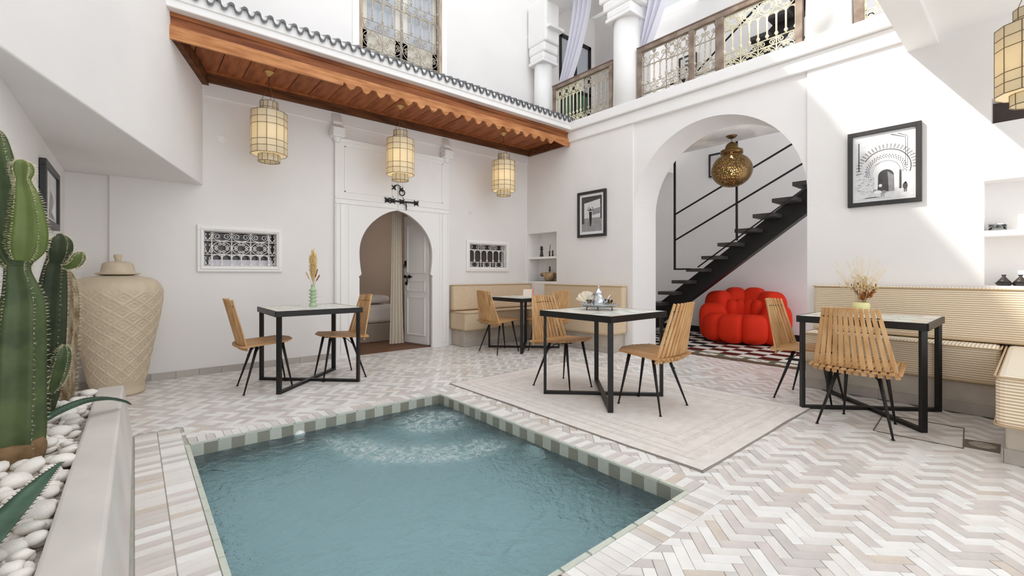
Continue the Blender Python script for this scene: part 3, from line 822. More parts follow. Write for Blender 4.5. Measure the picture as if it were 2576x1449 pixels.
ring('ring_pull', (2.882, BY-.075, 2.24), .04, .007, (0, 1, .1), dark_iron, gate)

# door leaf, open inwards
ang = math.atan2(6.50-5.97, 3.262-3.375)
leaf = empty('door_1', (3.40, 5.945, .02), ang); struct(leaf, 'white panelled door leaf standing open inside the horseshoe arch', 'door')
MB().box(0, -.02, 0, .56, .02, 1.98).build('leaf_board', trim_white, leaf, bevel=.004)
for z0, z1 in ((.12, .72), (.80, .98), (1.08, 1.85)):
    for a in ((.07, z0, .49, z0+.022), (.07, z1-.022, .49, z1), (.07, z0, .092, z1), (.468, z0, .49, z1)):
        MB().box(a[0], .018, a[1], a[2], .03, a[3]).build('panel_moulding', trim_white, leaf, bevel=.004)
lt = MB(); lt.tube([(.55, .035, 1.03), (.36, .035, 1.03)], .009, 8)
for x in (.53, .43): lt.box(x-.02, .02, 1.005, x+.02, .035, 1.055)
lt.tube([(.47, .04, 1.03), (.46, .045, .95), (.465, .04, .89)], [.006, .012, .005], 6)
lt.build('slide_bolt', dark_iron, leaf)
MB().box(.505, .02, 1.2, .54, .034, 1.28).build('ring_plate', dark_iron, leaf); ring('ring_pull', (.522, .04, 1.2), .03, .006, (0, 1, .1), dark_iron, leaf)
MB().box(.5, .02, .9, .53, .03, .95).build('keyhole_plate', dark_iron, leaf)

# doorway curtain, bed
def drape(name, x0, x1, y, z0, z1, mat, folds=5, amp=.03, flare=1.25, label=None, n=48, m=14, thick=0):
    mb = MB(); cx = (x0+x1)/2; hw_ = (x1-x0)/2
    for j in range(m+1):
        t = j/m; z = z1+(z0-z1)*t; s = 1+(flare-1)*t*t
        for i in range(n+1):
            u = -1+2*i/n; mb.v.append((cx+u*hw_*s, y+amp*(.6+.4*t)*math.sin((u+1)*folds*PI+.4*math.sin(3*t)), z))
    for j in range(m):
        for i in range(n):
            a = j*(n+1)+i; mb.f.append((a, a+1, a+n+2, a+n+1)); mb.m.append(0)
    return mb.build(name, mat, smooth=True)
o = drape('doorway_curtain', 2.985, 3.14, 6.34, .03, 2.06, curtain_b, 4, .025, 1.5); tag(o, 'cream linen curtain hanging inside the horseshoe doorway', 'curtain')
bed = empty('bed', (2.3, 7.7, 0)); tag(bed, 'low bed with cream linen and maroon throw in the dim bedroom', 'bed')
MB().box(-.95, -.85, 0, .95, .85, .3).build('bed_base', bedbase, bed, bevel=.02)
MB().box(-.95, -.87, .3, .97, .87, .6).build('mattress', bedlinen, bed, bevel=.08, seg=4)
MB().box(-.965, -.4, .3, .985, .3, .615).build('throw', bedmaroon, bed, bevel=.08, seg=4)
o = MB().ell((0, 0, 0), (.28, .2, .07), 18, 10, e=.6).build('pillow', bedlinen, smooth=True, loc=(2.95, 7.05, .68)); tag(o, 'white folded towel pillow lying on the bed edge', 'pillow')

# ------------------------------------------------------------------ eave with cedar boards and roof tiles
eave = empty('eave', (0, 0, 0)); struct(eave, 'cedar-boarded eave with grey roof tiles above the bedroom door', 'eave')
EX0, EX1 = .22, RX-.002
MB().box(EX0, 4.872, 3.2, EX1, 4.9, 3.372).build('fascia_board', cedar_upper, eave, bevel=.003)
MB().box(EX0, 4.858, 3.335, EX1, 4.873, 3.374).build('crown_strip', cedar_upper, eave, bevel=.004)
pts = [(EX0, 3.252), (EX0, 3.135), (1.72, 3.135)]
x = 1.72; p_ = .172
while x + p_ < EX1-.18:
    pts += [(x+.006, 3.172), (x+.03, 3.163), (x+.05, 3.128), (x+p_*.5, 3.105), (x+p_-.05, 3.128), (x+p_-.03, 3.163), (x+p_-.006, 3.172), (x+p_, 3.165)]; x += p_
pts += [(EX1-.12, 3.13), (EX1, 3.14), (EX1, 3.252)]
top = pts[0]
mb = MB()
low = pts[1:-1]
for (xa, za), (xb, zb) in zip(low, low[1:]):
    if xb-xa < 1e-6: continue
    mb.prism([(xa, za), (xb, zb), (xb, 3.252), (xa, 3.252)], lambda u, v, t: (u, t, v), 4.848, 4.872)
mb.build('scalloped_board', cedar_low, eave)
nb = 22
sbm = MB().box(-(EX1-EX0)/nb/2+.004, 4.9, -.009, (EX1-EX0)/nb/2-.004, 5.82, .009).mesh('soffit_board', cedar_soffit)
for k in range(nb): obj('soffit_board', sbm, eave, (EX0+(EX1-EX0)*(k+.5)/nb, 0, 3.285+random.uniform(-.003, .003)))
MB().box(EX0, 4.9, 3.296, EX1, 5.82, 3.31).build('soffit_backing', cedar_dark, eave)
MB().box(.5, 5.79, 3.18, EX1, BY, 3.31).build('wall_plate', cedar_dark, eave, bevel=.006)
MB().box(.5, 5.74, 3.262, EX1, 5.79, 3.285).build('inner_batten', cedar_soffit, eave, bevel=.004)
MB().box(EX1-.05, 4.9, 3.16, EX1, 5.8, 3.29).build('end_board', cedar_dark, eave, bevel=.004)
MB().bar((.262, 4.88, 3.215), (.595, 5.87, 3.215), .06, .13).build('end_board', cedar_dark, eave, bevel=.004)
MB().box(.16, 4.77, 3.374, RX-.002, BY, 3.46).build('plaster_band', plaster_smooth, eave, bevel=.01)
MB().box(.16, 4.752, 3.44, RX-.002, 4.95, 3.546).build('mortar_fill', plaster_smooth, eave, bevel=.006)
mb = MB(); mb.prism([(4.77, 3.46), (BY, 3.46), (BY, 3.9)], lambda u, v, t: (t, u, v), .16, RX-.002); mb.build('roof_bed', plaster_smooth, eave)
def tile_prof(th):
    up = []
    for k in range(9): a = PI-PI*k/8; up.append((-.0265+.0265*math.cos(a), .006+.034*math.sin(a)))
    for k in range(1, 9): a = PI+PI*k/8; up.append((.0265+.0265*math.cos(a), .006+.034*math.sin(a)))
    return up
pf = tile_prof(0)
def tile_mesh(y0, z0, y1, z1, th=.028):
    mb = MB(); n = len(pf)
    up_ = [(x, z+th/2) for x, z in pf]; lo = [(x, z-th/2) for x, z in pf]
    k = len(mb.v)
    for yy, zz in ((y0, z0), (y1, z1)):
        for x, z in up_+lo: mb.v.append((x, yy, z+zz))
    for s in range(2):
        b = s*2*n
        for i in range(n-1):
            mb.f.append((b+i, b+i+1, b+n+i+1, b+n+i)); mb.m.append(0)
    for i in range(n-1):
        mb.f.append((i, i+1, 2*n+i+1, 2*n+i)); mb.m.append(0); mb.f.append((n+i, n+i+1, 3*n+i+1, 3*n+i)); mb.m.append(0)
    return mb.mesh('roof_tile', roof_grey, smooth=False)
rt1 = tile_mesh(4.725, 3.508, 5.1, 3.655); rt2 = tile_mesh(5.08, 3.648, BY, 3.965)
x = .22
while x < RX-.06:
    for me in (rt1, rt2):
        o = obj('roof_tile', me, eave, (x+.053, random.uniform(-.004, .004), random.uniform(-.0012, .0012)))
    x += .1065
# nails under the plaster band
# corbels
def corbel(x, label):
    t = empty('corbel', (x, BY, 2.84)); tag(t, label, 'corbel')
    MB().prism([(-.15, .0), (-.15, .12), (-.06, .17), (0, .17), (0, 0)], lambda u, v, s: (s, u, v), -.075, .075).build('carved_block', plaster_smooth, t, bevel=.015)
    MB().prism([(-.10, .17), (-.10, .2), (-.02, .33), (0, .33), (0, .17)], lambda u, v, s: (s, u, v), -.06, .06).build('upper_bracket', plaster_smooth, t, bevel=.012)
    for k in range(4): MB().box(-.085, -.16, .015+k*.028, .085, -.01, .03+k*.028).build('carved_ridge', plaster_smooth, t, bevel=.004)
    MB().lathe([(.03, -.06), (.045, -.02), (.05, 0)], 14, (0, -.06, 0)).build('pendant_drop', plaster_smooth, t)
corbel(1.985, 'white carved plaster corbel above the left side of the gate')
corbel(3.62, 'white carved plaster corbel above the right side of the gate')
t = empty('wall_sensor', (.742, BY, 2.6)); tag(t, 'small round white fixture high on the back wall beside the first lantern', 'fixture')
o = MB().lathe([(.05, 0), (.05, .012), (.035, .018), (0, .018)], 24).build('disc', trim_white, t); o.rotation_euler = (PI/2, 0, 0)
ring('rim', (0, -.016, 0), .03, .006, (0, -1, 0), trim_white, t)
t = empty('wall_socket', (4.1, BY, 2.08)); tag(t, 'tiny white round plug on the wall right of the gate', 'fixture')
o = MB().lathe([(.02, 0), (.02, .02), (.012, .03), (0, .03)], 14).build('plug', plug_w, t); o.rotation_euler = (PI/2, 0, 0)
o = MB().lathe([(.028, 0), (.028, .006)], 18).build('backplate', plug_w, t); o.rotation_euler = (PI/2, 0, 0)

# ------------------------------------------------------------------ upper gallery: columns, balustrades, curtains
def column(y, r, label, z1=4.76, k_=1.0):
    t = empty('column', (RX+.16, y, 3.5)); tag(t, label, 'column')
    MB().lathe([(r*1.02, 0), (r*.98, .5), (r*.96, z1-3.5)], 36).build('shaft', plaster_smooth, t, smooth=True)
    h = z1-3.5
    MB().box(-r*1.12, -r*1.12, h, r*1.12, r*1.12, h+.05).build('necking', plaster_smooth, t, bevel=.01)
    for k, (dw, hh) in enumerate(((.0, .12), (.07*k_, .16), (.15*k_, .75))):
        z = h+.05+sum((.12, .16)[:k])
        MB().box(-r*1.05+.003*k, -r*1.08-dw, z+.002*k, r*1.05-.003*k, r*1.08+dw, z+hh).build('capital_block', plaster_smooth, t, bevel=.03)
    return t
column(3.875, .2, 'round white column between the two balcony railings')
column(1.39, .21, 'round white sunlit column right of the long balcony railing')
column(5.62, .165, 'white engaged column in the balcony corner above the roof tiles', 4.74, .35)
MB_ = MB(); MB_.box(RX+.01, 5.3, 5.28, RX+.36, BY, 5.33)
o = MB_.build('trim_2', plaster_smooth, bevel=.01); struct(o, 'small white moulding on the balcony corner pier', 'moulding')

def balustrade(y0, y1, label, posts, panels):
    # local x runs towards -Y world
    L = y0-y1
    t = empty('balustrade', (RX+.12, y0, 3.5), -PI/2); tag(t, label, 'railing', 'balcony balustrades')
    MB().box(0, -.035, .705, L, .035, .77).build('handrail', old_wood, t, bevel=.008)
    MB().box(0, -.04, .765, L, .045, .782).build('rail_cap', M('rail_cap_dark', (110, 88, 76), .7) if 'rail_cap_dark' not in MATS else MATS['rail_cap_dark'], t)
    for x, wd in posts: MB().box(x-wd/2, -.03, 0, x+wd/2, .03, .71).build('post', old_wood, t, bevel=.006)
    for a, b, rows, nc, mat in panels: grille(t, b-a, .7, rows, nc, mat, .0075, x0=a, z0=0, y=0)
R1 = [('rosette', .17), ('bars', .36), ('rosette', .17)]
R2 = [('scroll', .13), ('tulip', .11), ('bars', .28), ('scroll', .18)]
balustrade(5.33, 4.085, 'short weathered balcony railing of cream iron rosettes beside the corner', [(.035, .07), (1.21, .06)], [(.07, .68, R1, 4, cream_iron), (.68, 1.18, R1, 3, old_iron)])
R3 = [('scroll', .12), ('tulip', .12), ('bars', .26), ('scroll', .2)]
R4 = [('rosette', .2), ('knot', .08), ('bars', .2), ('rosette', .22)]
balustrade(3.66, 1.615, 'long weathered balcony railing above the arch with scrolled iron panels', [(.035, .07), (.80, .07), (1.16, .1), (2.01, .07)],
           [(.07, .44, R3, 2, old_iron), (.44, .765, R4, 2, old_iron), (.835, 1.11, R3, 2, old_iron), (1.21, 1.975, [('rosette', .16), ('scroll', .08), ('bars', .28), ('rosette', .18)], 4, cream_iron)])
balustrade(1.17, .2, 'sunlit end of the balcony railing by the gallery beam', [(.04, .08)], [(.08, .9, R1, 4, cream_iron)])

def curtain3(name, path_top, path_bot, z0, z1, mat, folds, amp, label):
    n, m = 60, 24; mb = MB()
    for j in range(m+1):
        t = j/m
        for i in range(n+1):
            u = i/n
            a = Vector(path_top[0]).lerp(Vector(path_top[1]), u); b = Vector(path_bot[0]).lerp(Vector(path_bot[1]), u)
            k = t**1.6
            p = a.lerp(b, k); z = z1+(z0-z1)*t
            mb.v.append((p.x+amp*math.sin(u*folds*2*PI+.6*t), p.y, z+(p.z if len(path_top[0]) > 2 else 0)))
    for j in range(m):
        for i in range(n):
            a = j*(n+1)+i; mb.f.append((a, a+1, a+n+2, a+n+1)); mb.m.append(0)
    o = mb.build(name, mat, smooth=True); tag(o, label, 'curtain'); return o
curtain3('sheer_curtain', ((5.62, 5.05, 0), (5.62, 4.62, 0)), ((5.58, 5.34, 0), (5.58, 5.08, 0)), 4.3, 5.75, sheerm, 4, .06, 'white sheer curtain tied back beside the corner column')
curtain3('sheer_curtain', ((5.62, 3.72, 0), (5.62, 3.1, 0)), ((5.60, 3.78, 0), (5.60, 3.6, .02)), 4.28, 5.75, sheerm, 4, .07, 'white sheer curtain swept behind the middle column')
# dark glazed gallery door
t = empty('door_3', (6.15, BY+.02, 3.32)); struct(t, 'dark framed door with green glass at the end of the gallery', 'door')
for a in ((0, 0, .07, 2.37), (.86, 0, .93, 2.37), (.43, 0, .5, 2.37), (0, 2.3, .93, 2.37), (0, 0, .93, .12), (0, 1.35, .93, 1.41)):
    MB().box(a[0], -.03, a[1], a[2], .03, a[3]).build('frame_bar', black_steel, t)
for x0 in (.07, .5):
    MB().box(x0, -.005, .12, x0+.36, .005, 1.35).build('pane', green_glass, t); MB().box(x0, -.005, 1.41, x0+.36, .005, 2.3).build('pane', win_glass, t)
o = MB().box(RX+.3, 4.88, 6.05, RX+.5, 5.02, 6.2).build('ceiling_beam', cedar, bevel=.01)
tag(o, 'carved wooden beam end under the gallery ceiling', 'beam')

# ------------------------------------------------------------------ benches
def cushion(name, x0, y0, z0, x1, y1, z1, side, top, label, bev=.03, group=None):
    c = ((x0+x1)/2, (y0+y1)/2, z0)
    t = empty(name, c); tag(t, label, 'cushion', group)
    mb = MB(); a, b, h = (x1-x0)/2, (y1-y0)/2, z1-z0
    mb.box(-a, -b, 0, a, b, h)
    mb.m = [0, 1, 0, 0, 0, 0]
    mb.build('cover', [side, top], t, bevel=bev, seg=3)
    # piping around the top and bottom edge
    for zz in (.012, h-.012):
        k = .004; pts = []
        for sx, sy, a0 in ((1, 1, 0), (-1, 1, PI/2), (-1, -1, PI), (1, -1, 3*PI/2)):
            for q in range(4):
                an = a0+q*PI/6; pts.append((sx*(a-bev)+(bev+k)*math.cos(an)*.99, sy*(b-bev)+(bev+k)*math.sin(an)*.99, zz))
        MB().tube(pts, .006, 6, closed=True).build('piping', pipingm, t, smooth=True)
    return t
def bench(parts, label, plinths):
    t = empty('bench_base', (0, 0, 0)); tag(t, label, 'bench')
    for p in parts: MB().box(*p).build('plaster_block', baseconc, t, bevel=.012)
    for p in plinths: MB().box(*p).build('plinth_tile', MATS['baseboard_stone_a'], t, bevel=.004)
bench([(3.74, 5.50, 0, RX-.012, BY-.01, .25), (4.985, 3.80, 0, RX-.012, 5.50, .25)], 'pale plaster base of the corner bench by the gate',
      [(3.725, 5.485, 0, 4.0, 5.5, .07), (4.0, 5.487, 0, 4.5, 5.5, .07), (4.5, 5.485, 0, 4.985, 5.5, .07), (4.97, 3.8, 0, 4.985, 4.4, .07), (4.972, 4.4, 0, 4.985, 5.0, .07)])
bench([(4.985, -.6, 0, RX-.012, 1.46, .25), (3.86, -.6, 0, 4.985, .12, .25)], 'pale plaster base of the long bench under the large picture',
      [(4.965, .9, 0, 4.985, 1.46, .085), (4.967, .5, 0, 4.985, .9, .085), (4.965, .135, 0, 4.985, .5, .085), (3.845, -.6, 0, 3.86, .13, .085), (3.845, .12, 0, 4.965, .135, .085)])
cushion('seat_cushion', 3.70, 5.42, .25, 5.31, 5.85, .525, rib_zf, fabric_plain, 'beige bench seat cushion below the small grille window')
cushion('seat_cushion', 4.91, 3.745, .25, 5.308, 5.395, .525, rib_zf, fabric_plain, 'beige bench seat cushion beside the round arch')
cushion('back_cushion', 3.70, 5.735, .53, 5.305, 5.848, .93, fabric_plain, fabric_plain, 'beige back cushion along the wall below the grille window')
cushion('back_cushion', 5.195, 3.745, .53, 5.308, 5.31, .93, rib_zf, fabric_plain, 'beige back cushion under the small figure photograph')
cushion('seat_cushion', 4.935, .178, .25, 5.308, 1.47, .54, rib_z, rib_y, 'ribbed cream seat cushion of the long bench under the large picture', .035)
cushion('back_cushion', 5.18, -.6, .545, 5.306, 1.45, .985, rib_z, rib_y, 'ribbed cream back cushion leaning on the wall behind the grass pot', .03)
cushion('seat_cushion', 3.64, -.6, .25, 5.30, .15, .54, rib_z, rib_x, 'ribbed cream seat cushion jutting in at the right edge', .035)

# ------------------------------------------------------------------ tables
tb_mats = [M('mosaic_'+n, c, .25, noise=(18, a), rnd=.1) for n, c, a in (('white', (230, 232, 226), .06), ('mint', (198, 212, 200), .1), ('grey', (206, 208, 204), .12), ('sand', (222, 212, 196), .08))]
NT = 8; TS = .80; tw = (TS-.03)/NT
tmesh = []
for m in tb_mats:
    vs_, fs = chamfer_tile([(-tw/2+.001, -tw/2+.001), (tw/2-.001, -tw/2+.001), (tw/2-.001, tw/2-.001), (-tw/2+.001, tw/2-.001)], -.006, 0, .0012, .001)
    me = bpy.data.meshes.new('mosaic_tile'); me.from_pydata(vs_, [], fs); me.materials.append(m); me.update(); tmesh.append(me)
def make_table():
    t = empty('dining_table')
    mb = MB(); h = TS/2; zt = .757
    for a in ((-h, -h, h, -h+.012), (-h, h-.012, h, h), (-h, -h+.012, -h+.012, h-.012), (h-.012, -h+.012, h, h-.012)): mb.box(a[0], a[1], zt-.052, a[2], a[3], zt)
    mb.build('top_frame', black_steel, t, bevel=.002)
    top = MB().box(-h+.012, -h+.012, zt-.03, h-.012, h-.012, zt-.006).build('tabletop', grout, t)
    rr = random.Random(3)
    for i in range(NT):
        for j in range(NT):
            k = 0 if (i+j) % 2 == 0 else rr.choice([1, 2, 2, 3])
            if i in (0, NT-1) or j in (0, NT-1): k = 3 if rr.random() < .6 else 0
            obj('mosaic_tile', tmesh[k], top, (-h+.015+(i+.5)*tw, -h+.015+(j+.5)*tw, zt+rr.uniform(-.0008, .0004)))
    L = .365; s = .042
    for sx in (-1, 1):
        for sy in (-1, 1):
            MB().bar((sx*L, sy*L, 0), (sx*L, sy*L, zt-.05), s, .026, up=(sx, sy, 0)).build('leg', black_steel, t, bevel=.002)
    for sg in (-1, 1):
        zz = .013 if sg > 0 else .0132
        MB().bar((-L, -L*sg, zz), (L, L*sg, zz), s, .026).build('floor_bar', black_steel, t, bevel=.002)
        MB().bar((-L, -L*sg, zt-.042+.0002*sg), (L, L*sg, zt-.042+.0002*sg), s, .018).build('top_bar', black_steel, t, bevel=.002)
    return t
tab = make_table()
TPOS = [((1.37, 4.83), 'black-legged mosaic table holding the ridged green vase'), ((3.215, 2.53), 'black-legged mosaic table on the rug with the silver tea set'),
        ((4.53, .875), 'black-legged mosaic table by the ribbed bench with the grass pot'), ((4.41, 4.93), 'black-legged mosaic table in the corner bench nook')]
for i, ((x, y), lb) in enumerate(TPOS):
    o = tab if i == 0 else copy_tree(tab)
    o.location = (x, y, .009 if i == 1 else 0); tag(o, lb, 'table', 'courtyard mosaic tables')

# ------------------------------------------------------------------ slatted chairs (local +x is the front)
def make_chair():
    t = empty('slat_chair')
    N = 12
    def rear(y): return -.205-.05*(1-(y/.235)**2)
    for k in range(N):
        y0 = -.215+.43*k/(N-1)
        yb = y0*1.1; xb = rear(y0)
        yt = y0*.70; xt = xb-.095-.012*(1-(y0/.215)**2)
        mb = MB()
        yaw_ = .55*(y0/.215)
        # back slat: slightly thick board, twisted with the curve
        p0 = Vector((xb+.014, yb, .398)); p1 = Vector((xt, yt, .872-.012*abs(y0/.215)))
        nrm = Vector((math.cos(yaw_), math.sin(yaw_)*-.55, .2))
        mb.bar(p0, p1, .030, .013, up=nrm, w2=.0245, h2=.011)
        mb.build('back_slat', oak, t, bevel=.003)
    for k in range(N+1):
        y0 = -.256+.512*k/N
        xr = rear(y0*.9)-.034
        yf = y0*.84; xf = .205-.40*max(0, abs(y0)-.09)
        mb = MB(); mb.bar((xr, y0, .434), (xf, yf, .462), .031 if k not in (0, N) else .02, .016, w2=.0325, h2=.016)
        mb.build('seat_slat', oak_seat, t, bevel=.004)
    mb = MB()
    mb.tube([(rear(y)-.004, y, .44) for y in [-.225+.45*i/10 for i in range(11)]], .006, 6)
    mb.build('joint_rod', dark_iron, t)
    MB().tube([(rear(y)-.087, y*.72, .80) for y in [-.235+.47*i/8 for i in range(9)]], .0045, 6).build('back_rod', dark_iron, t)
    for sx in (-.12, .1): MB().box(sx-.02, -.17, .425 if sx < 0 else .436, sx+.02, .17, .436 if sx < 0 else .447).build('cross_plate', dark_iron, t)
    for sy in (-1, 1): MB().bar((-.18, sy*.1, .426), (.16, sy*.1, .442), .02, .006).build('seat_runner', dark_iron, t)
    for (ax, ay), (bx, by) in (((-.1, .11), (-.225, .215)), ((-.1, -.11), (-.225, -.215)), ((.11, .115), (.19, .155)), ((.11, -.115), (.19, -.155))):
        lg = MB().tube([(ax, ay, .432), (ax+(bx-ax)*.5, ay+(by-ay)*.5, .218), (bx, by, .006)], [.0145, .0105, .0065], 8).build('leg', dark_iron, t, smooth=True)
        MB().lathe([(.011, 0), (.011, .005), (.006, .009)], 10, (bx, by, 0)).build('foot_cap', dark_iron, lg)
    for sy in (-1, 1):
        MB().tube([(-.03, sy*.03, .428), (-.08, sy*.07, .40), (-.115, sy*.12, .355), (-.15, sy*.152, .302)], .0042, 6).build('brace', dark_iron, t, smooth=True)
    return t
ch = make_chair()
CH = [((.985, 4.835), 0, 'slatted wooden chair left of the table with the green vase'), ((1.655, 4.835), PI, 'slatted wooden chair between the green vase table and the gate'),
      ((3.19, 2.955), -PI/2, 'slatted wooden chair behind the tea table, on the corner bench side'), ((3.265, 2.09), PI/2, 'slatted wooden chair on the arch side of the tea table, near the rug centre'),
      ((4.53, 1.275), -PI/2, 'slatted wooden chair beside the red sofa, left of the grass pot table'), ((4.04, .825), 0, 'slatted wooden chair nearest the camera, back turned, at the grass pot table'),
      ((3.96, 4.91), 0, 'slatted wooden chair left of the corner nook table'), ((4.44, 4.50), PI/2, 'slatted wooden chair behind the tea table chair, at the corner nook table')]
for i, ((x, y), rz, lb) in enumerate(CH):
    o = ch if i == 0 else copy_tree(ch)
    o.location = (x, y, .009 if i in (2, 3) else 0); o.rotation_euler = (0, 0, rz+random.uniform(-.04, .04)); tag(o, lb, 'chair', 'slatted courtyard chairs')

# ------------------------------------------------------------------ rugs
t = empty('cream_rug', (3.28, 2.48, 0)); tag(t, 'faded cream rug under the tea table beside the pool', 'rug')
RW, RH = .885, 1.285
mb = MB(); nx, ny = 24, 30
for j in range(ny+1):
    for i in range(nx+1):
        x = -RW+2*RW*i/nx; y = -RH+2*RH*j/ny
        mb.v.append((x+.008*math.sin(y*4), y+.006*math.sin(x*5), .0085+.0018*mnoise.noise(Vector((x*3, y*3, 0)))))
for j in range(ny):
    for i in range(nx):
        a = j*(nx+1)+i; mb.f.append((a, a+1, a+nx+2, a+nx+1)); mb.m.append(0)
mb.build('pile', rugm, t, smooth=True)
for k, (d, wd) in enumerate(((.10, .03), (.17, .008), (.26, .05), (.36, .012))):
    for a in ((-RW+d, -RH+d, RW-d, -RH+d+wd), (-RW+d, RH-d-wd, RW-d, RH-d), (-RW+d, -RH+d+wd, -RW+d+wd, RH-d-wd), (RW-d-wd, -RH+d+wd, RW-d, RH-d-wd)):
        MB().box(a[0], a[1], .006, a[2], a[3], .0112+.0001*k).build('border_band', rug_line, t)
for a in ((-RW-.006, -RH-.006, RW+.006, -RH+.002), (-RW-.006, RH-.002, RW+.006, RH+.006), (-RW-.006, -RH, -RW+.002, RH), (RW-.002, -RH, RW+.006, RH)):
    MB().box(a[0], a[1], .0, a[2], a[3], .0085).build('bound_edge', rug_edge, t)

t = empty('checkered_carpet', (6.7, 2.6, 0)); tag(t, 'black, maroon and white checkered carpet with floral border inside the arch', 'carpet')
mb = MB(); s = .19
x0, x1, y0, y1 = 6.12, 8.1, 1.1, 4.6
i = 0
rr = random.Random(8)
x = x0
while x < x1:
    j = 0; y = y0
    while y < y1:
        mi = 0 if (i+j) % 2 else (2 if (y < 3.1 and rr.random() < .75) else 1)
        mb.box(x-6.7, y-2.6, -.004, min(x+s, x1)-6.7, min(y+s*1.3, y1)-2.6, .006, mi); y += s*1.3; j += 1
    x += s; i += 1
mb.build('checker_field', [carpet_white, carpet_dark, carpet_red], t)
MB().box(5.86-6.7, 1.1-2.6, -.004, 6.12-6.7, 4.3-2.6, .0062).build('floral_border', carpet_green, t)
MB().box(5.775-6.7, 1.1-2.6, -.004, 5.86-6.7, 3.62-2.6, .0064).build('braided_edge', carpet_brown, t)
for k in range(9):
    fl = MB()
    y = 1.3+k*.32; c = (5.99-6.7+.03*math.sin(k*2), y-2.6)
    for q in range(6):
        a = q*PI/3; fl.ell((c[0]+.05*math.cos(a), c[1]+.085*math.sin(a), .006), (.034, .055, .002), 10, 4)
    fl.build('woven_flower', carpet_white, t)

# ------------------------------------------------------------------ red bubble sofa
t = empty('bubble_sofa', (7.50, 3.06, .006), math.radians(200)); t.scale = (.93, .93, .97); tag(t, 'round red sofa of puffy stretch-fabric lobes under the staircase', 'sofa')
NL = 10
for k in range(NL):
    a = 2*PI*(k+.5)/NL; fwd = math.cos(a)               # +x is the open front
    hgt = .235+.205*max(0, min(1, (.45-fwd)/1.2))
    lean = -.05+.16*(1-fwd)/2
    R_ = .40+.02*(1-fwd)
    m = Matrix.Rotation(a, 3, 'Z') @ Matrix.Rotation(lean, 3, 'Y')
    MB().ell((R_*math.cos(a), (R_+.06)*math.sin(a), hgt+.007), (.235, .205, hgt), 28, 20, e=.62, mat=m).build('outer_lobe', sofa_red, t, smooth=True)
for k in range(4):
    a = PI+(k-1.5)*.62
    MB().ell((.235*math.cos(a), .27*math.sin(a), .47), (.14, .12, .22), 18, 14, e=.8, mat=Matrix.Rotation(a, 3, 'Z')).build('inner_lobe', sofa_red, t, smooth=True)
for x, y in ((.05, .11), (.05, -.11)):
    MB().ell((x, y, .29), (.27, .16, .13), 18, 12, e=.75).build('seat_lobe', sofa_red, t, smooth=True)
MB().lathe([(.3, .007), (.36, .04), (.36, .2)], 24).build('core', sofa_red, t, smooth=True)

# ------------------------------------------------------------------ steel staircase
t = empty('staircase', (7.3, 4.9, 0)); tag(t, 'open black steel staircase with single stringer behind the arch', 'staircase')
def loc(p): return (p[0]-7.3, p[1]-4.9, p[2])
run, rise = .2595, .1972
def stair_pt(i): return (4.269-run*i, .789+rise*i)
sl = rise/run
def mid(y, off): return (7.32, y, .789+(4.269-y)*sl+off)
MB().bar(loc(mid(5.3, -.29)), loc(mid(1.2, -.29)), .14, .30).build('stringer', black_steel, t, bevel=.006)
wedge = MB().prism([(0, 0), (-.28, 0), (-.30, -.03), (-.12, -.13), (0, -.02)], lambda u, v, s_: (s_, u, v), -.33, .42).mesh('tread', stair_wood)
trd = MB(); trd.box(-.37, -.29, -.055, .42, 0, 0); trm = trd.mesh('tread', stair_wood)
brk = MB(); brk.bar((0, -.14, -.03), (0, -.03, -.17), .05, .02); brk.bar((0, -.14, -.03), (0, -.2, -.14), .05, .02); brm = brk.mesh('bracket', black_steel)
for i in range(-3, 11):
    y, z = stair_pt(i)
    o = obj('tread', trm, t, loc((7.32, y, z)))
    obj('bracket', brm, t, loc((7.32, y, z)))
RXX = 6.955
def up2(y, off): return (7.62, y, 4.30+(3.243-y)*.83+off)
MB().bar(loc(up2(4.35, 0)), loc(up2(1.5, 0)), .12, .26).build('stringer', black_steel, t, bevel=.006)
for i in range(9):
    y = 4.28-.27*i; o = obj('tread', trm, t, loc((7.66, y, 3.67+.224*i))); o.scale = (.85, 1, 1)
def rail(p, q, r=.014): return MB().tube([loc(p), loc(q)], r, 8).build('rail', black_steel, t, smooth=True)
rail((RXX, 3.954, 2.093), (RXX, 2.0, 2.985)); rail((RXX, 3.954, 1.657), (RXX, 1.8, 2.735)); rail((RXX, 3.551, 1.203), (RXX, 1.9, 2.36), .011)
MB().box(*loc((RXX-.014, 3.94, 1.165)), *loc((RXX+.014, 3.968, 3.1))).build('post', black_steel, t)
MB().box(*loc((RXX-.014, 2.927, 1.6)), *loc((RXX+.014, 2.953, 3.1))).build('post', black_steel, t)
MB().box(*loc((RXX-.014, 3.68, 1.16)), *loc((RXX+.014, 3.968, 1.186))).build('base_bar', black_steel, t)
# upper landing guard seen through the balcony
t = empty('stair_guard', (6.97, 3.5, 3.32)); tag(t, 'black steel guard rail around the stairwell on the upper floor', 'railing')
for z in (.5, 1.0): MB().tube([(0, 1.2, z), (0, -2.2, z)], .014, 8).build('rail', black_steel, t, smooth=True)
for y in (1.2, .3, -.6, -1.5): MB().box(-.014, y-.014, 0, .014, y+.014, 1.0).build('post', black_steel, t)
MB().tube([(.9, .95, 1.2), (.9, -1.8, 3.1)], .016, 8).build('upper_flight_rail', black_steel, t, smooth=True)

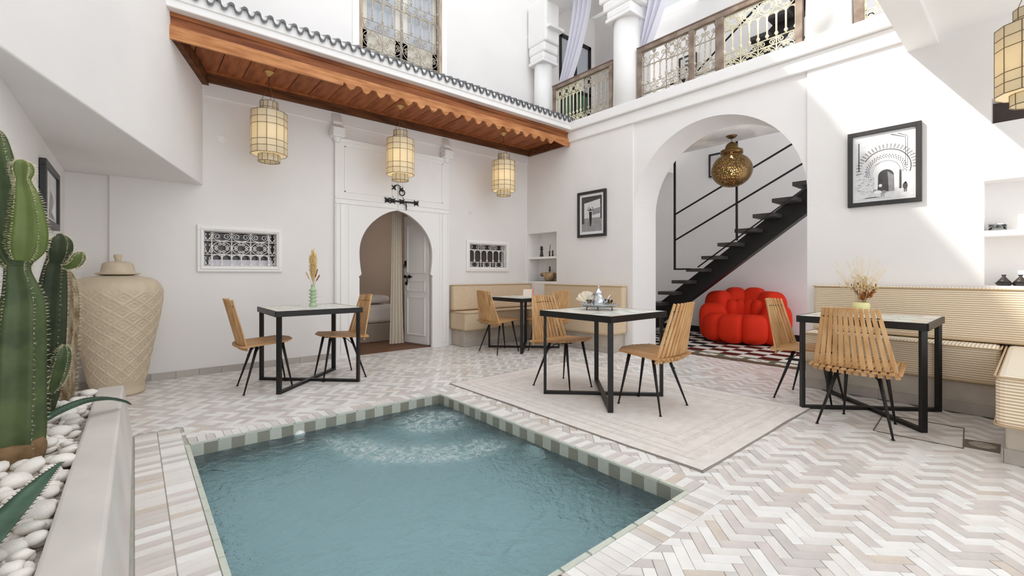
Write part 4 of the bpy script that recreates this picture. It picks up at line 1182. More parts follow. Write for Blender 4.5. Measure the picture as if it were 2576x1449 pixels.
# ------------------------------------------------------------------ capiz lanterns
def make_lantern():
    t = empty('shell_lantern')        # origin at the lower rim
    NS = 12
    def panes(r, z0, rows, name):
        z = z0
        a = 2*PI/NS; wd = 2*r*math.sin(a/2)
        for h in rows:
            me = MB().box(-wd/2+.0012, -.0012, 0, wd/2-.0012, .0012, h-.002).mesh(name, capizm)
            for k in range(NS):
                th = (k+.5)*a; ra = r*math.cos(a/2)
                obj(name, me, t, (ra*math.cos(th), ra*math.sin(th), z+.001), th+PI/2)
            z += h
        return z
    wire = MB()
    def wires(r, zs):
        for z in zs: wire.tube([(r*math.cos(2*PI*k/NS), r*math.sin(2*PI*k/NS), z) for k in range(NS)], .0034, 4, closed=True)
        for k in range(NS): wire.tube([(r*math.cos(2*PI*k/NS), r*math.sin(2*PI*k/NS), zs[0]), (r*math.cos(2*PI*k/NS), r*math.sin(2*PI*k/NS), zs[-1])], .0034, 4)
    R1_, R2_, R3_ = .105, .176, .088
    panes(R1_, 0, [.075], 'pane'); wires(R1_, [0, .075])
    rows = [.07, .068, .165, .072, .075]
    panes(R2_, .075, rows, 'pane')
    zs = [.075]
    for h in rows: zs.append(zs[-1]+h)
    wires(R2_, zs); zt = zs[-1]
    panes(R3_, zt, [.05, .065], 'pane'); wires(R3_, [zt, zt+.05, zt+.115])
    # horizontal collars between the drums
    for r0, r1, z in ((R1_, R2_, .075), (R3_, R2_, zt)):
        mb = MB()
        for k in range(NS):
            c0, s0, c1, s1 = math.cos(2*PI*k/NS), math.sin(2*PI*k/NS), math.cos(2*PI*(k+1)/NS), math.sin(2*PI*(k+1)/NS)
            mb.add([(r0*c0, r0*s0, z), (r1*c0, r1*s0, z), (r1*c1, r1*s1, z), (r0*c1, r0*s1, z)], [(0, 1, 2, 3)])
        mb.build('collar', capizm, t)
    wire.build('wire_frame', brass_wire, t)
    zb = zt+.115
    for k in range(3):
        a = 2*PI*k/3+.3
        MB().tube([(R3_*math.cos(a), R3_*math.sin(a), zb), (.035*math.cos(a), .035*math.sin(a), zb+.12), (0, 0, zb+.2)], .0025, 5).build('chain_strand', brass, t)
    n = 4
    for k in range(n):
        m_ = MB(); rr_ = [(.008*math.cos(q*PI/4), .003 if 0 else 0, .014*math.sin(q*PI/4)) for q in range(8)]
        if k % 2: rr_ = [(0, x_, z_) for x_, _, z_ in rr_]
        o = m_.tube(rr_, .0022, 4, closed=True).build('chain_link', brass, t); o.location = (0, 0, zb+.207+k*.022)
    MB().lathe([(.0, zb+.285), (.012, zb+.285), (.03, zb+.31), (.052, zb+.325), (.052, zb+.331)], 20).build('ceiling_cap', M('lantern_cap_gold', (206, 168, 108), .35, .6), t, smooth=True)
    b = MB().ell((0, 0, .33), (.026, .026, .036), 14, 10).build('bulb', bulbm, t, smooth=True)
    MB().tube([(0, 0, .365), (0, 0, zt+.115)], .008, 8).build('lamp_holder', brass, t)
    return t, zb+.331
lan, LH = make_lantern()
LP = [(1.108, 5.36, 3.274, 'capiz shell lantern hanging left, nearest the slanted wall'), (2.63, 5.34, 3.274, 'capiz shell lantern hanging over the wicket arch'),
      (4.36, 5.34, 3.274, 'capiz shell lantern hanging above the right grille window'), (4.56, .02, 3.2, 'large near capiz shell lantern cut by the right picture edge')]
for i, (x, y, ztop, lb) in enumerate(LP):
    o = lan if i == 0 else copy_tree(lan)
    o.location = (x, y, ztop-LH); o.rotation_euler = (0, 0, .2+i*.9); tag(o, lb, 'lantern', 'capiz shell lanterns')
    L = bpy.data.lights.new('lantern_light', 'POINT'); L.energy = .75 if i < 3 else .35; L.color = (1.0, .86, .62); L.shadow_soft_size = .03
    lo = bpy.data.objects.new('lantern_light', L); COL.objects.link(lo); lo.parent = o; lo.location = (0, 0, .29)

# pierced brass globe pendant in the arch
t = empty('globe_pendant', (6.62, 2.87, 2.60)); tag(t, 'pierced brass globe pendant hanging inside the arch', 'pendant lamp')
def pierced():
    m = bpy.data.materials.new('pierced_brass'); m.use_nodes = True; nt = m.node_tree; b = nt.nodes['Principled BSDF']
    b.inputs['Metallic'].default_value = .85; b.inputs['Roughness'].default_value = .38; b.inputs['Base Color'].default_value = (*lin((122, 98, 62)), 1)
    tc = nt.nodes.new('ShaderNodeTexCoord'); vo = nt.nodes.new('ShaderNodeTexVoronoi'); vo.inputs['Scale'].default_value = 62
    nt.links.new(tc.outputs['Object'], vo.inputs['Vector'])
    lt_ = nt.nodes.new('ShaderNodeMath'); lt_.operation = 'LESS_THAN'; lt_.inputs[1].default_value = .31; nt.links.new(vo.outputs['Distance'], lt_.inputs[0])
    tr = nt.nodes.new('ShaderNodeBsdfTransparent'); mx = nt.nodes.new('ShaderNodeMixShader'); out = nt.nodes['Material Output']
    nt.links.new(lt_.outputs[0], mx.inputs[0]); nt.links.new(b.outputs[0], mx.inputs[1]); nt.links.new(tr.outputs[0], mx.inputs[2]); nt.links.new(mx.outputs[0], out.inputs[0])
    return m
MB().ell((0, 0, 0), (.275, .275, .245), 48, 28).build('globe', pierced(), t, smooth=True)
MB().lathe([(.145, .235), (.15, .235), (.15, .285), (.145, .29), (.1, .29)], 30).build('collar', brass, t, smooth=True)
MB().lathe([(.09, .285), (.088, .33), (.07, .375), (.04, .40), (.012, .41), (0, .41)], 30).build('dome_cap', brass, t, smooth=True)
for k in range(5):
    pts = [(.008*math.cos(q*PI/4), 0, .016*math.sin(q*PI/4)) for q in range(8)]
    if k % 2: pts = [(0, a, c) for a, b, c in pts]
    o = MB().tube(pts, .0025, 5, closed=True).build('chain_link', brass, t); o.location = (0, 0, .42+k*.024)
MB().lathe([(.0, .50), (.02, .50), (.045, .47), (.05, .47), (.075, .492), (.075, .4995), (0, .4995)], 26).build('ceiling_rose', brass, t, smooth=True)
MB().ell((0, 0, .19), (.02, .02, .03), 14, 10).build('bulb', bulbm, t, smooth=True)
L = bpy.data.lights.new('pendant_light', 'POINT'); L.energy = 7; L.color = (1, .86, .66); L.shadow_soft_size = .03
lo = bpy.data.objects.new('pendant_light', L); COL.objects.link(lo); lo.parent = t; lo.location = (0, 0, .0)

# ------------------------------------------------------------------ framed photographs (local x right, z up, front towards -y)
def picture(W, H, loc, rz, label, fw=.035, mat_w=.05, deep=.035, tilt=0, roll=0):
    t = empty('framed_photo', loc); t.rotation_euler = (tilt, roll, rz); tag(t, label, 'picture')
    for a in ((-W/2, -H/2, W/2, -H/2+fw), (-W/2, H/2-fw, W/2, H/2), (-W/2, -H/2+fw, -W/2+fw, H/2-fw), (W/2-fw, -H/2+fw, W/2, H/2-fw)):
        MB().box(a[0], -deep, a[1], a[2], 0, a[3]).build('frame_bar', frame_black, t, bevel=.003)
    p = MB().box(-W/2+fw, -.016, -H/2+fw, W/2-fw, -.004, H/2-fw).build('passepartout', paper, t)
    return t, p
def flat(mb, pts, y, mi=0): mb.add([(x, y, z) for x, z in pts], [tuple(range(len(pts)))], mi)
def arcband(mb, cx, cz, r0, r1, a0, a1, y, mi=0, n=24, sx=1.0):
    for k in range(n):
        a, b = a0+(a1-a0)*k/n, a0+(a1-a0)*(k+1)/n
        flat(mb, [(cx+sx*r0*math.cos(a), cz+r0*math.sin(a)), (cx+sx*r1*math.cos(a), cz+r1*math.sin(a)), (cx+sx*r1*math.cos(b), cz+r1*math.sin(b)), (cx+sx*r0*math.cos(b), cz+r0*math.sin(b))], y, mi)
PM = [ph_light, ph_mid, ph_dark, ph_black, paper]
# large city-gate photograph
t, p = picture(.535, .715, (RX-.004, .925, 2.095), -PI/2, 'large framed black and white photograph of a carved city gate', .04, tilt=0)
mb = MB(); Y = -.017
flat(mb, [(-.215, -.30), (.215, -.30), (.215, .29), (-.215, .29)], Y, 0)
cx, cz = .02, -.02
for k in range(26):
    a0 = math.radians(188-k*7.6); arcband(mb, cx, cz, .185, .225, a0, a0-math.radians(3.2), Y-.0006, 1, 1)
arcband(mb, cx, cz, .172, .179, math.radians(-18), math.radians(150), Y-.0006, 2)
for r, da in ((.15, 0), (.138, 4), (.126, 0)):
    for k in range(24):
        a0 = math.radians(196-k*8.8+da); arcband(mb, cx, cz-.02, r-.006, r, a0, a0-math.radians(4), Y-.0006, 2, 1)
arcband(mb, cx, cz-.03, .098, .104, math.radians(-20), math.radians(140), Y-.0006, 1)
arcband(mb, cx, cz-.04, 0, .095, math.radians(-30), math.radians(210), Y-.0007, 4)
flat(mb, [(cx-.085, cz-.05), (cx+.085, cz-.05), (cx+.085, -.21), (cx-.085, -.21)], Y-.0008, 4)
arcband(mb, cx, cz-.07, 0, .06, 0, PI, Y-.0012, 2, sx=.95)
flat(mb, [(cx-.057, cz-.07), (cx+.057, cz-.07), (cx+.06, -.235), (cx-.06, -.235)], Y-.0012, 2)
flat(mb, [(cx+.012, cz-.03), (cx+.055, cz-.07), (cx+.058, -.235), (cx+.02, -.235)], Y-.0014, 1)
for x in (.155, .17): flat(mb, [(x, .24), (x+.003, .24), (x+.003, -.02), (x, -.02)], Y-.0006, 2)
flat(mb, [(.05, .285), (.158, .237), (.158, .241), (.06, .289)], Y-.0006, 2); flat(mb, [(.1, .285), (.172, .245), (.172, .249), (.108, .287)], Y-.0006, 2)
flat(mb, [(-.185, .25), (-.178, .25), (-.178, -.02), (-.185, -.02)], Y-.0006, 3)
rr = random.Random(4)
for k in range(70):
    x, z = rr.uniform(-.2, -.04), rr.uniform(-.24, -.02); s = rr.uniform(.004, .011)
    flat(mb, [(x, z), (x+s*1.8, z+.001), (x+s*1.6, z+s*.5), (x+.001, z+s*.45)], Y-.0006, 1 if rr.random() < .8 else 2)
# rider on a donkey, walking person
for (x, z, a, b, mi) in ((-.02, -.175, .013, .015, 4), (-.018, -.205, .024, .024, 2), (-.04, -.235, .03, .018, 4), (-.005, -.235, .03, .016, 1), (-.06, -.225, .014, .02, 1), (.155, -.2, .017, .03, 2), (.158, -.172, .008, .009, 2)):
    arcband(mb, x, z, 0, b, 0, 2*PI, Y-.0018-.0001*mi, mi, 14, sx=a/b)
for x in (-.045, -.03, -.01, .005): flat(mb, [(x-.003, -.235), (x+.004, -.235), (x+.003, -.28), (x-.003, -.28)], Y-.0016, 4 if x < -.02 else 1)
flat(mb, [(-.15, -.285), (-.02, -.283), (-.05, -.275), (-.12, -.277)], Y-.0015, 2)
for x in (.15, .162): flat(mb, [(x-.003, -.22), (x+.004, -.22), (x+.003, -.255), (x-.003, -.255)], Y-.0016, 2)
flat(mb, [(.115, -.05), (.13, -.05), (.13, -.22), (.115, -.22)], Y-.001, 2)
mb.build('gate_print', PM, p)
# small figure photograph
t, p = picture(.55, .70, (RX-.004, 4.387, 2.007), -PI/2, 'small framed photograph of a figure with raised arms in a doorway', .042)
mb = MB()
flat(mb, [(-.195, -.265), (.195, -.265), (.195, .27), (-.195, .27)], Y, 1)
flat(mb, [(-.195, .27), (.195, .27), (.195, .13), (-.195, .13)], Y-.0005, 2); flat(mb, [(-.195, .14), (-.145, .14), (-.145, -.265), (-.195, -.265)], Y-.0006, 2)
flat(mb, [(-.145, -.06), (-.145, .17), (.165, .215), (.165, -.06)], Y-.0008, 0); flat(mb, [(.02, -.02), (.165, .0), (.165, .09), (.02, .07)], Y-.001, 1)
flat(mb, [(.17, .27), (.195, .27), (.195, -.265), (.17, -.265)], Y-.0006, 2)
flat(mb, [(-.195, -.15), (.195, -.08), (.195, -.265), (-.195, -.265)], Y-.0009, 1)
flat(mb, [(-.05, .035), (.01, .035), (.0, -.13), (-.012, -.19), (-.03, -.19), (-.04, -.1)], Y-.0015, 3)
arcband(mb, -.02, .065, 0, .02, 0, 2*PI, Y-.0015, 3, 14)
for s in (-1, 1):
    flat(mb, [(-.02+s*.02, .04), (-.02+s*.06, .065), (-.02+s*.055, .075), (-.02+s*.02, .055)], Y-.0015, 3); flat(mb, [(-.02+s*.06, .062), (-.02+s*.035, .105), (-.02+s*.02, .105), (-.02+s*.05, .07)], Y-.0015, 3)
mb.build('figure_print', PM, p)
# photograph on the left wall
t, p = picture(.74, .45, (-.496, 4.78, 1.67), PI/2, 'dark-framed photograph hanging on the left wall behind the cacti', .045)
mb = MB(); flat(mb, [(-.30, -.155), (.30, -.155), (.30, .155), (-.30, .155)], Y, 0); flat(mb, [(-.1, -.155), (.2, -.155), (.12, .02), (-.02, .05)], Y-.0006, 1); flat(mb, [(.05, -.1), (.25, -.155), (.25, .02)], Y-.0008, 4)
mb.build('landscape_print', PM, p)
# stair room photograph
t, p = picture(.42, .43, (8.196, 3.75, 3.10), -PI/2, 'small framed photograph partly behind the brass pendant', .03)
mb = MB(); flat(mb, [(-.14, -.16), (.14, -.16), (.14, .15), (-.14, .15)], Y, 0); flat(mb, [(-.05, -.02), (.05, -.02), (.04, .08), (-.03, .08)], Y-.0006, 3); arcband(mb, 0, .1, 0, .025, 0, 2*PI, Y-.0006, 2, 12, 1.5); flat(mb, [(-.06, -.16), (.05, -.16), (.03, -.02), (-.03, -.02)], Y-.0006, 1)
mb.build('rider_print', PM, p)
t, p = picture(.36, .45, (8.196, 4.38, 5.1), -PI/2, 'framed photograph on the upper stair wall above the balcony railing', .03)
mb = MB(); flat(mb, [(-.12, -.16), (.12, -.16), (.12, .16), (-.12, .16)], Y, 0)
for k in range(14): x, z = rr.uniform(-.09, .07), rr.uniform(-.13, .12); flat(mb, [(x, z), (x+.04, z+.01), (x+.03, z+.035), (x-.005, z+.03)], Y-.0006-.00005*k, 3)
mb.build('crowd_print', PM, p)

# ------------------------------------------------------------------ planter, pebbles, cacti, agave
t = empty('planter', (0, 0, 0)); tag(t, 'long polished plaster planter box filled with white pebbles', 'planter')
PZ = .35; PE = 3.98
mb = MB(); mb.prism([(-.205, 0), (-.008, 0), (-.055, PZ), (-.185, PZ)], lambda u, v, s_: (u-.012 if s_ < 1 else u, s_, v), .2, PE); mb.build('front_wall', tadelakt, t, bevel=.012, seg=3)
MB().box(-.495, PE-.06, 0, -.186, PE-.002, PZ-.004).build('end_wall', tadelakt, t, bevel=.01)
MB().box(-.495, .2, 0, -.19, PE-.06, .29).build('soil', soil, t)
pm = []
for k in range(7):
    bm = bmesh.new(); bmesh.ops.create_icosphere(bm, subdivisions=2, radius=1)
    for v in bm.verts:
        n_ = mnoise.noise(v.co*1.1+Vector((k*7.1, 0, 0))); v.co *= 1+.22*n_
        v.co.z *= .62; v.co.x *= 1.15
    me = bpy.data.meshes.new('pebble'); bm.to_mesh(me); bm.free(); me.polygons.foreach_set('use_smooth', [True]*len(me.polygons)); me.materials.append(stone_w); pm.append(me)
placed = []; rp = random.Random(21)
CB = [(-.375, 2.77, .12), (-.385, 3.5, .09), (-.345, 3.82, .075)]
tries = 0
while len(placed) < 296 and tries < 30000:
    tries += 1
    y = rp.uniform(1.3, PE-.09); x = rp.uniform(-.475, -.215); s = rp.choice([.022, .026, .031, .037, .043])
    lv = 0 if tries < 20000 else 1
    if any(math.hypot(x-a, y-b) < c+s*.6 for a, b, c in CB): continue
    if any(abs(x-q[0]) < .09 and math.hypot(x-q[0], y-q[1]) < (s+q[2])*.86 and q[3] == lv for q in placed): continue
    placed.append((x, y, s, lv))
for x, y, s, lv in placed:
    o = obj('pebble', rp.choice(pm), None, (x, y, .292+s*.55+lv*.025)); o.scale = (s, s, s); o.rotation_euler = (rp.uniform(-.35, .35), rp.uniform(-.35, .35), rp.uniform(0, 6.3))
    tag(o, 'smooth white pebble lying in the cactus planter', 'pebble', 'white pebbles in the planter')

def ribbed_stem(path, radii, ribs, mat, name, parent, depth=.3, twist=0, spines=True, seg=0, n_per=8, cap=True, spl=.012):
    path = [Vector(p) for p in path]; N = len(path); mb = MB(); n = ribs*n_per; sp = MB()
    rs = random.Random(hash(name) % 1000+ribs)
    for i, p in enumerate(path):
        d = (path[min(i+1, N-1)]-path[max(i-1, 0)]).normalized()
        a = d.cross(Vector((.31, .95, .05))).normalized(); b = d.cross(a).normalized()
        for k in range(n):
            th = 2*PI*k/n; ph = (k % n_per)/n_per
            rr_ = radii[i]*(1-depth*(math.sin(PI*ph)**.75))
            mb.v.append(tuple(p+(a*math.cos(th)+b*math.sin(th))*rr_))
        if spines and i % 1 == 0 and 0 < i:
            for q in range(ribs):
                th = 2*PI*q/ribs; dr = a*math.cos(th)+b*math.sin(th); pp = p+dr*radii[i]*.98
                for e in range(2):
                    dd = (dr+Vector((rs.uniform(-.6, .6), rs.uniform(-.6, .6), rs.uniform(-.5, .5)))).normalized()
                    sp.tube([pp, pp+dd*spl*rs.uniform(.7, 1.3)], [.0013, .0003], 3)
    for i in range(N-1):
        for k in range(n):
            k2 = (k+1) % n; mb.f.append((i*n+k, i*n+k2, (i+1)*n+k2, (i+1)*n+k)); mb.m.append(0)
    mb.f.append(tuple((N-1)*n+k for k in range(n))); mb.m.append(0); mb.f.append(tuple(reversed(range(n)))); mb.m.append(0)
    o = mb.build(name, mat, parent, smooth=True)
    if spines:
        s_ = sp.build('spines', spine, o); s_['kind'] = 'stuff'
    return o
def catm(ctrl, n):
    out = []; rad = []
    for i in range(len(ctrl)-1):
        p0, p1, p2, p3 = ctrl[max(i-1, 0)], ctrl[i], ctrl[i+1], ctrl[min(i+2, len(ctrl)-1)]
        for k in range(n):
            t_ = k/n
            out.append([.5*((2*p1[j])+(-p0[j]+p2[j])*t_+(2*p0[j]-5*p1[j]+4*p2[j]-p3[j])*t_*t_+(-p0[j]+3*p1[j]-3*p2[j]+p3[j])*t_**3) for j in range(4)])
    out.append(list(ctrl[-1]))
    return [o_[:3] for o_ in out], [max(.001, o_[3]) for o_ in out]
def stem(ctrl, ribs, mat, name, parent, n=7, **k):
    c = [(x-parent.location[0], y-parent.location[1], z-parent.location[2], r_) for x, y, z, r_ in ctrl]
    P, R_ = catm(c, n); return ribbed_stem(P, R_, ribs, mat, name, parent, **k)
t = empty('cactus', (-0.371, 2.781, 0.341)); tag(t, 'tall thick branching green cactus at the left picture edge', 'cactus')
stem([(-0.384, 2.791, 0.299, 0.0873), (-0.382, 2.789, 0.434, 0.0940), (-0.375, 2.783, 0.576, 0.0873), (-0.371, 2.781, 0.744, 0.0839), (-0.367, 2.776, 0.895, 0.0789), (-0.364, 2.774, 0.996, 0.0671), (-0.377, 2.784, 1.096, 0.0453), (-0.378, 2.785, 1.134, 0.0419)], 5, cact_g, 'trunk', t, depth=.42)
stem([(-0.378, 2.785, 1.127, 0.0419), (-0.384, 2.791, 1.172, 0.0638), (-0.397, 2.802, 1.239, 0.0772), (-0.410, 2.812, 1.331, 0.0756), (-0.423, 2.824, 1.424, 0.0671), (-0.435, 2.834, 1.516, 0.0571), (-0.443, 2.841, 1.609, 0.0470), (-0.446, 2.843, 1.684, 0.0302), (-0.446, 2.843, 1.715, 0.0051)], 5, cact_g, 'upper_trunk', t, depth=.46)
stem([(-0.350, 2.700, 1.154, 0.0360), (-0.342, 2.694, 1.203, 0.0605), (-0.336, 2.688, 1.268, 0.0622), (-0.337, 2.689, 1.350, 0.0524), (-0.342, 2.694, 1.421, 0.0409), (-0.350, 2.700, 1.469, 0.0294), (-0.352, 2.702, 1.489, 0.0262), (-0.353, 2.703, 1.522, 0.0360), (-0.353, 2.703, 1.552, 0.0311), (-0.353, 2.703, 1.568, 0.0082)], 5, cact_l, 'branch', t, depth=.46)
stem([(-0.384, 2.784, 0.279, 0.0838), (-0.384, 2.784, 0.326, 0.0938), (-0.382, 2.782, 0.363, 0.0954), (-0.381, 2.781, 0.390, 0.0838)], 5, bark, 'corky_base', t, depth=.24, spines=False)
t = empty('cactus', (-0.373, 3.489, 0.329)); tag(t, 'slender dark green cactus with a small side arm in the planter', 'cactus')
stem([(-0.406, 3.517, 0.296, 0.0562), (-0.386, 3.500, 0.458, 0.0778), (-0.369, 3.486, 0.642, 0.0778), (-0.353, 3.472, 0.858, 0.0713), (-0.340, 3.461, 1.031, 0.0605), (-0.330, 3.453, 1.139, 0.0475), (-0.323, 3.447, 1.171, 0.0432), (-0.313, 3.439, 1.225, 0.0562), (-0.307, 3.433, 1.279, 0.0475), (-0.310, 3.436, 1.316, 0.0108)], 5, cact_d, 'trunk', t, depth=.42)
stem([(-0.292, 3.408, 1.143, 0.0129), (-0.266, 3.386, 1.143, 0.0237), (-0.243, 3.366, 1.160, 0.0301), (-0.227, 3.352, 1.193, 0.0280), (-0.217, 3.344, 1.216, 0.0065)], 5, cact_l, 'side_arm', t, depth=.3)
stem([(-0.335, 3.378, 0.474, 0.0169), (-0.318, 3.364, 0.527, 0.0337), (-0.299, 3.348, 0.611, 0.0379), (-0.286, 3.337, 0.685, 0.0295), (-0.283, 3.334, 0.721, 0.0063)], 5, cact_g, 'side_arm', t, depth=.32)
t = empty('cactus', (-0.349, 3.862, 0.342)); tag(t, 'woolly pale brown column cactus behind the dark cactus', 'cactus')
stem([(-0.349, 3.862, 0.323, 0.0631), (-0.341, 3.856, 0.439, 0.0656), (-0.334, 3.849, 0.634, 0.0680), (-0.323, 3.840, 0.828, 0.0656), (-0.319, 3.837, 0.974, 0.0583), (-0.326, 3.843, 1.071, 0.0486), (-0.336, 3.851, 1.115, 0.0291), (-0.339, 3.854, 1.129, 0.0073)], 10, cact_h, 'trunk', t, depth=.16, spl=.02)

def agave_leaf(ctrl, W, parent, name='leaf', thorns=True):
    P, R_ = catm([(*p, w_) for p, w_ in zip(ctrl, W)], 8); mb = MB(); th = []
    o0 = Vector(parent.location)
    N = len(P)
    for i, (p, w_) in enumerate(zip(P, R_)):
        p = Vector(p)-o0; d = (Vector(P[min(i+1, N-1)])-Vector(P[max(i-1, 0)])).normalized()
        s_ = d.cross(Vector((0, 0, 1))).normalized(); u_ = s_.cross(d).normalized()
        for a, b in ((-1, .25), (-.5, -.02), (0, -.12), (.5, -.02), (1, .25), (.5, -.22), (0, -.36), (-.5, -.22)): mb.v.append(tuple(p+s_*a*w_+u_*b*w_))
        if thorns and i % 1 == 0 and 0 < i < N-1:
            for sg in (-1, 1): th.append((p+s_*sg*w_+u_*.25*w_, p+s_*sg*(w_+.008)+u_*.25*w_+d*.005))
    for i in range(N-1):
        for k in range(8): k2 = (k+1) % 8; mb.f.append((i*8+k, i*8+k2, (i+1)*8+k2, (i+1)*8+k)); mb.m.append(0)
    o = mb.build(name, agave_g, parent, smooth=True)
    if th:
        tb_ = MB()
        for a, b in th: tb_.tube([a, b], [.0018, .0003], 3)
        x_ = tb_.build('thorns', agave_t, o); x_['kind'] = 'stuff'
    return o
t = empty('agave', (-.37, 3.12, .33)); tag(t, 'agave with a long arching serrated leaf over the planter rim', 'agave')
agave_leaf([(-.37, 3.12, .335), (-.31, 3.14, .40), (-.20, 3.19, .437), (-.11, 3.235, .428), (-.05, 3.27, .395), (-.018, 3.30, .362)], [.018, .036, .036, .027, .016, .003], t)
agave_leaf([(-.38, 3.13, .335), (-.40, 3.18, .42), (-.42, 3.24, .48), (-.44, 3.28, .50)], [.016, .026, .016, .002], t)
agave_leaf([(-.39, 3.11, .335), (-.43, 3.09, .40), (-.46, 3.06, .44), (-.475, 3.04, .45)], [.016, .024, .014, .002], t)
t = empty('agave', (-.34, 1.70, .33)); tag(t, 'agave with a pointed dark leaf rising at the lower left corner', 'agave')
agave_leaf([(-.335, 1.70, .34), (-.30, 1.80, .385), (-.25, 1.95, .425), (-.215, 2.06, .448), (-.187, 2.135, .463)], [.03, .040, .032, .018, .002], t)
agave_leaf([(-.36, 1.68, .34), (-.42, 1.62, .42), (-.45, 1.55, .47)], [.025, .028, .002], t)
agave_leaf([(-.33, 1.66, .34), (-.27, 1.55, .42), (-.24, 1.47, .44)], [.025, .028, .002], t)

# ------------------------------------------------------------------ urn
t = empty('lidded_urn', (-.115, 5.45, 0)); tag(t, 'tall sand-coloured lidded urn with raised diamond lattice', 'urn')
prof = [(.19, 0), (.20, .015), (.195, .04), (.19, .07), (.2, .12), (.22, .25), (.25, .42), (.283, .6), (.308, .74), (.322, .86), (.325, .93), (.315, .985), (.285, 1.03), (.24, 1.058), (.19, 1.07), (.15, 1.076), (.14, 1.085)]
P, _ = catm([(r_, z, 0, 1) for r_, z in prof], 5)
_rows = []; zz = 0.0
while zz <= 1.085:
    for (ra, za, _), (rb, zb, _) in zip(P, P[1:]):
        if za <= zz <= zb and zb > za: _rows.append((ra+(rb-ra)*(zz-za)/(zb-za), zz, 0)); break
    zz += .0065
P = _rows
mb = MB(); n = 234
for r_, z, _ in P:
    for k in range(n):
        th = 2*PI*k/n; d = 0
        if .10 < z < .98:
            fa = min(1, (z-.10)/.04)*min(1, (.98-z)/.05)
            a = (th*13/PI); b = z*17.0
            u, v = (a+b)/2, (a-b)/2
            e = min(abs(u-round(u)), abs(v-round(v)))
            d = .009*fa*max(0, 1-e/.17)
            q = max(abs(u-math.floor(u)-.5), abs(v-math.floor(v)-.5))
            d += .007*fa*max(0, 1-abs(q-.2)/.09)
        mb.v.append(((r_+d)*math.cos(th), (r_+d)*math.sin(th), z))
for i in range(len(P)-1):
    for k in range(n): k2 = (k+1) % n; mb.f.append((i*n+k, i*n+k2, (i+1)*n+k2, (i+1)*n+k)); mb.m.append(0)
mb.f.append(tuple(reversed(range(n)))); mb.m.append(0)
mb.build('body', urn_clay, t, smooth=True)
ld = MB().lathe([(.1, 1.08), (.135, 1.088), (.158, 1.094), (.16, 1.102), (.13, 1.11), (.122, 1.12), (.116, 1.16), (.108, 1.19), (.085, 1.205), (.03, 1.212), (0, 1.212)], 40).build('lid', urn_clay, t, smooth=True)
MB().lathe([(.022, 1.205), (.022, 1.225), (.031, 1.25), (.033, 1.265), (.026, 1.274), (0, 1.276)], 24).build('knob', urn_clay, ld, smooth=True)
o = MB().tube([(-.40, 5.80, .62), (-.44, 5.76, .58), (-.46, 5.72, .52), (-.44, 5.70, .47), (-.40, 5.68, .455), (-.34, 5.66, .455)], .004, 6).build('power_cable', cable_m, smooth=True); tag(o, 'thin dark cable loop between the urn and the wall', 'cable')
t = empty('wall_switch', (-.43, BY+.03, .92)); tag(t, 'white wall socket plate half hidden behind the urn', 'switch')
MB().box(-.05, -.012, -.05, .05, 0, .2).build('plate', plug_w, t, bevel=.004); MB().box(-.05, -.016, -.056, .05, 0, -.048).build('dark_strip', dark_iron, t)  # second box is a dark strip along the plate's lower edge

# ------------------------------------------------------------------ things on the tables
TZ = .758
# green ridged vase with pampas
t = empty('ridged_vase', (1.425, 4.90, TZ)); tag(t, 'pale green ridged vase standing on the left table', 'vase')
pr = [(.038, 0), (.040, .004), (.036, .03)]
for k in range(4):
    z = .045+k*.036; pr += [(.024, z-.006), (.03, z+.004), (.043, z+.014), (.044, z+.018), (.026, z+.022)]
pr += [(.02, .2), (.019, .215), (.024, .222), (.019, .222), (.016, .2), (.0, .19)]
MB().lathe(pr, 28).build('body', vase_green, t, smooth=True)
t = empty('pampas_bunch', (1.425, 4.90, TZ+.2)); tag(t, 'dried pampas plumes standing in the ridged green vase', 'dried flowers')
rp = random.Random(9)
def plume(base, tip, w_, mat, n=70, hl=.05):
    mb = MB(); base = Vector(base); tip = Vector(tip); mb.tube([base, base.lerp(tip, .5)+Vector((.004, .003, 0)), tip], [.002, .0016, .0008], 4)
    for k in range(n):
        f = .25+.75*k/n; p = base.lerp(tip, f); a = rp.uniform(0, 2*PI); sp_ = w_*math.sin(PI*min(1, (f-.2)/.85))**.7+.003
        q = p+Vector((math.cos(a)*sp_, math.sin(a)*sp_, hl*rp.uniform(.4, 1)))
        mb.tube([p, p.lerp(q, .55)+Vector((0, 0, .004)), q], [.0016, .0042, .0006], 4)
    return mb
for k, (dx, dy, h, w_) in enumerate(((0, 0, .37, .03), (.018, -.012, .33, .028), (-.02, .012, .30, .028), (.0, .01, .25, .03), (.01, -.02, .26, .026))):
    plume((0, 0, -.02), (dx, dy, h), w_, pampas, 130).build('plume', pampas, t)['kind'] = 'stuff'
for dx, dy, h in ((-.055, .04, .15), (.035, -.03, .18), (.05, -.045, .12)):
    mb = MB(); mb.tube([(0, 0, -.02), (dx*.5, dy*.5, h*.6), (dx, dy, h)], .0014, 4)
    for q in range(6): mb.ell((dx*(.6+.08*q), dy*(.6+.08*q), h*(.62+.075*q)), (.006, .006, .01), 6, 4)
    mb.build('sprig', dry_brown if dx > 0 else dry_stem, t)
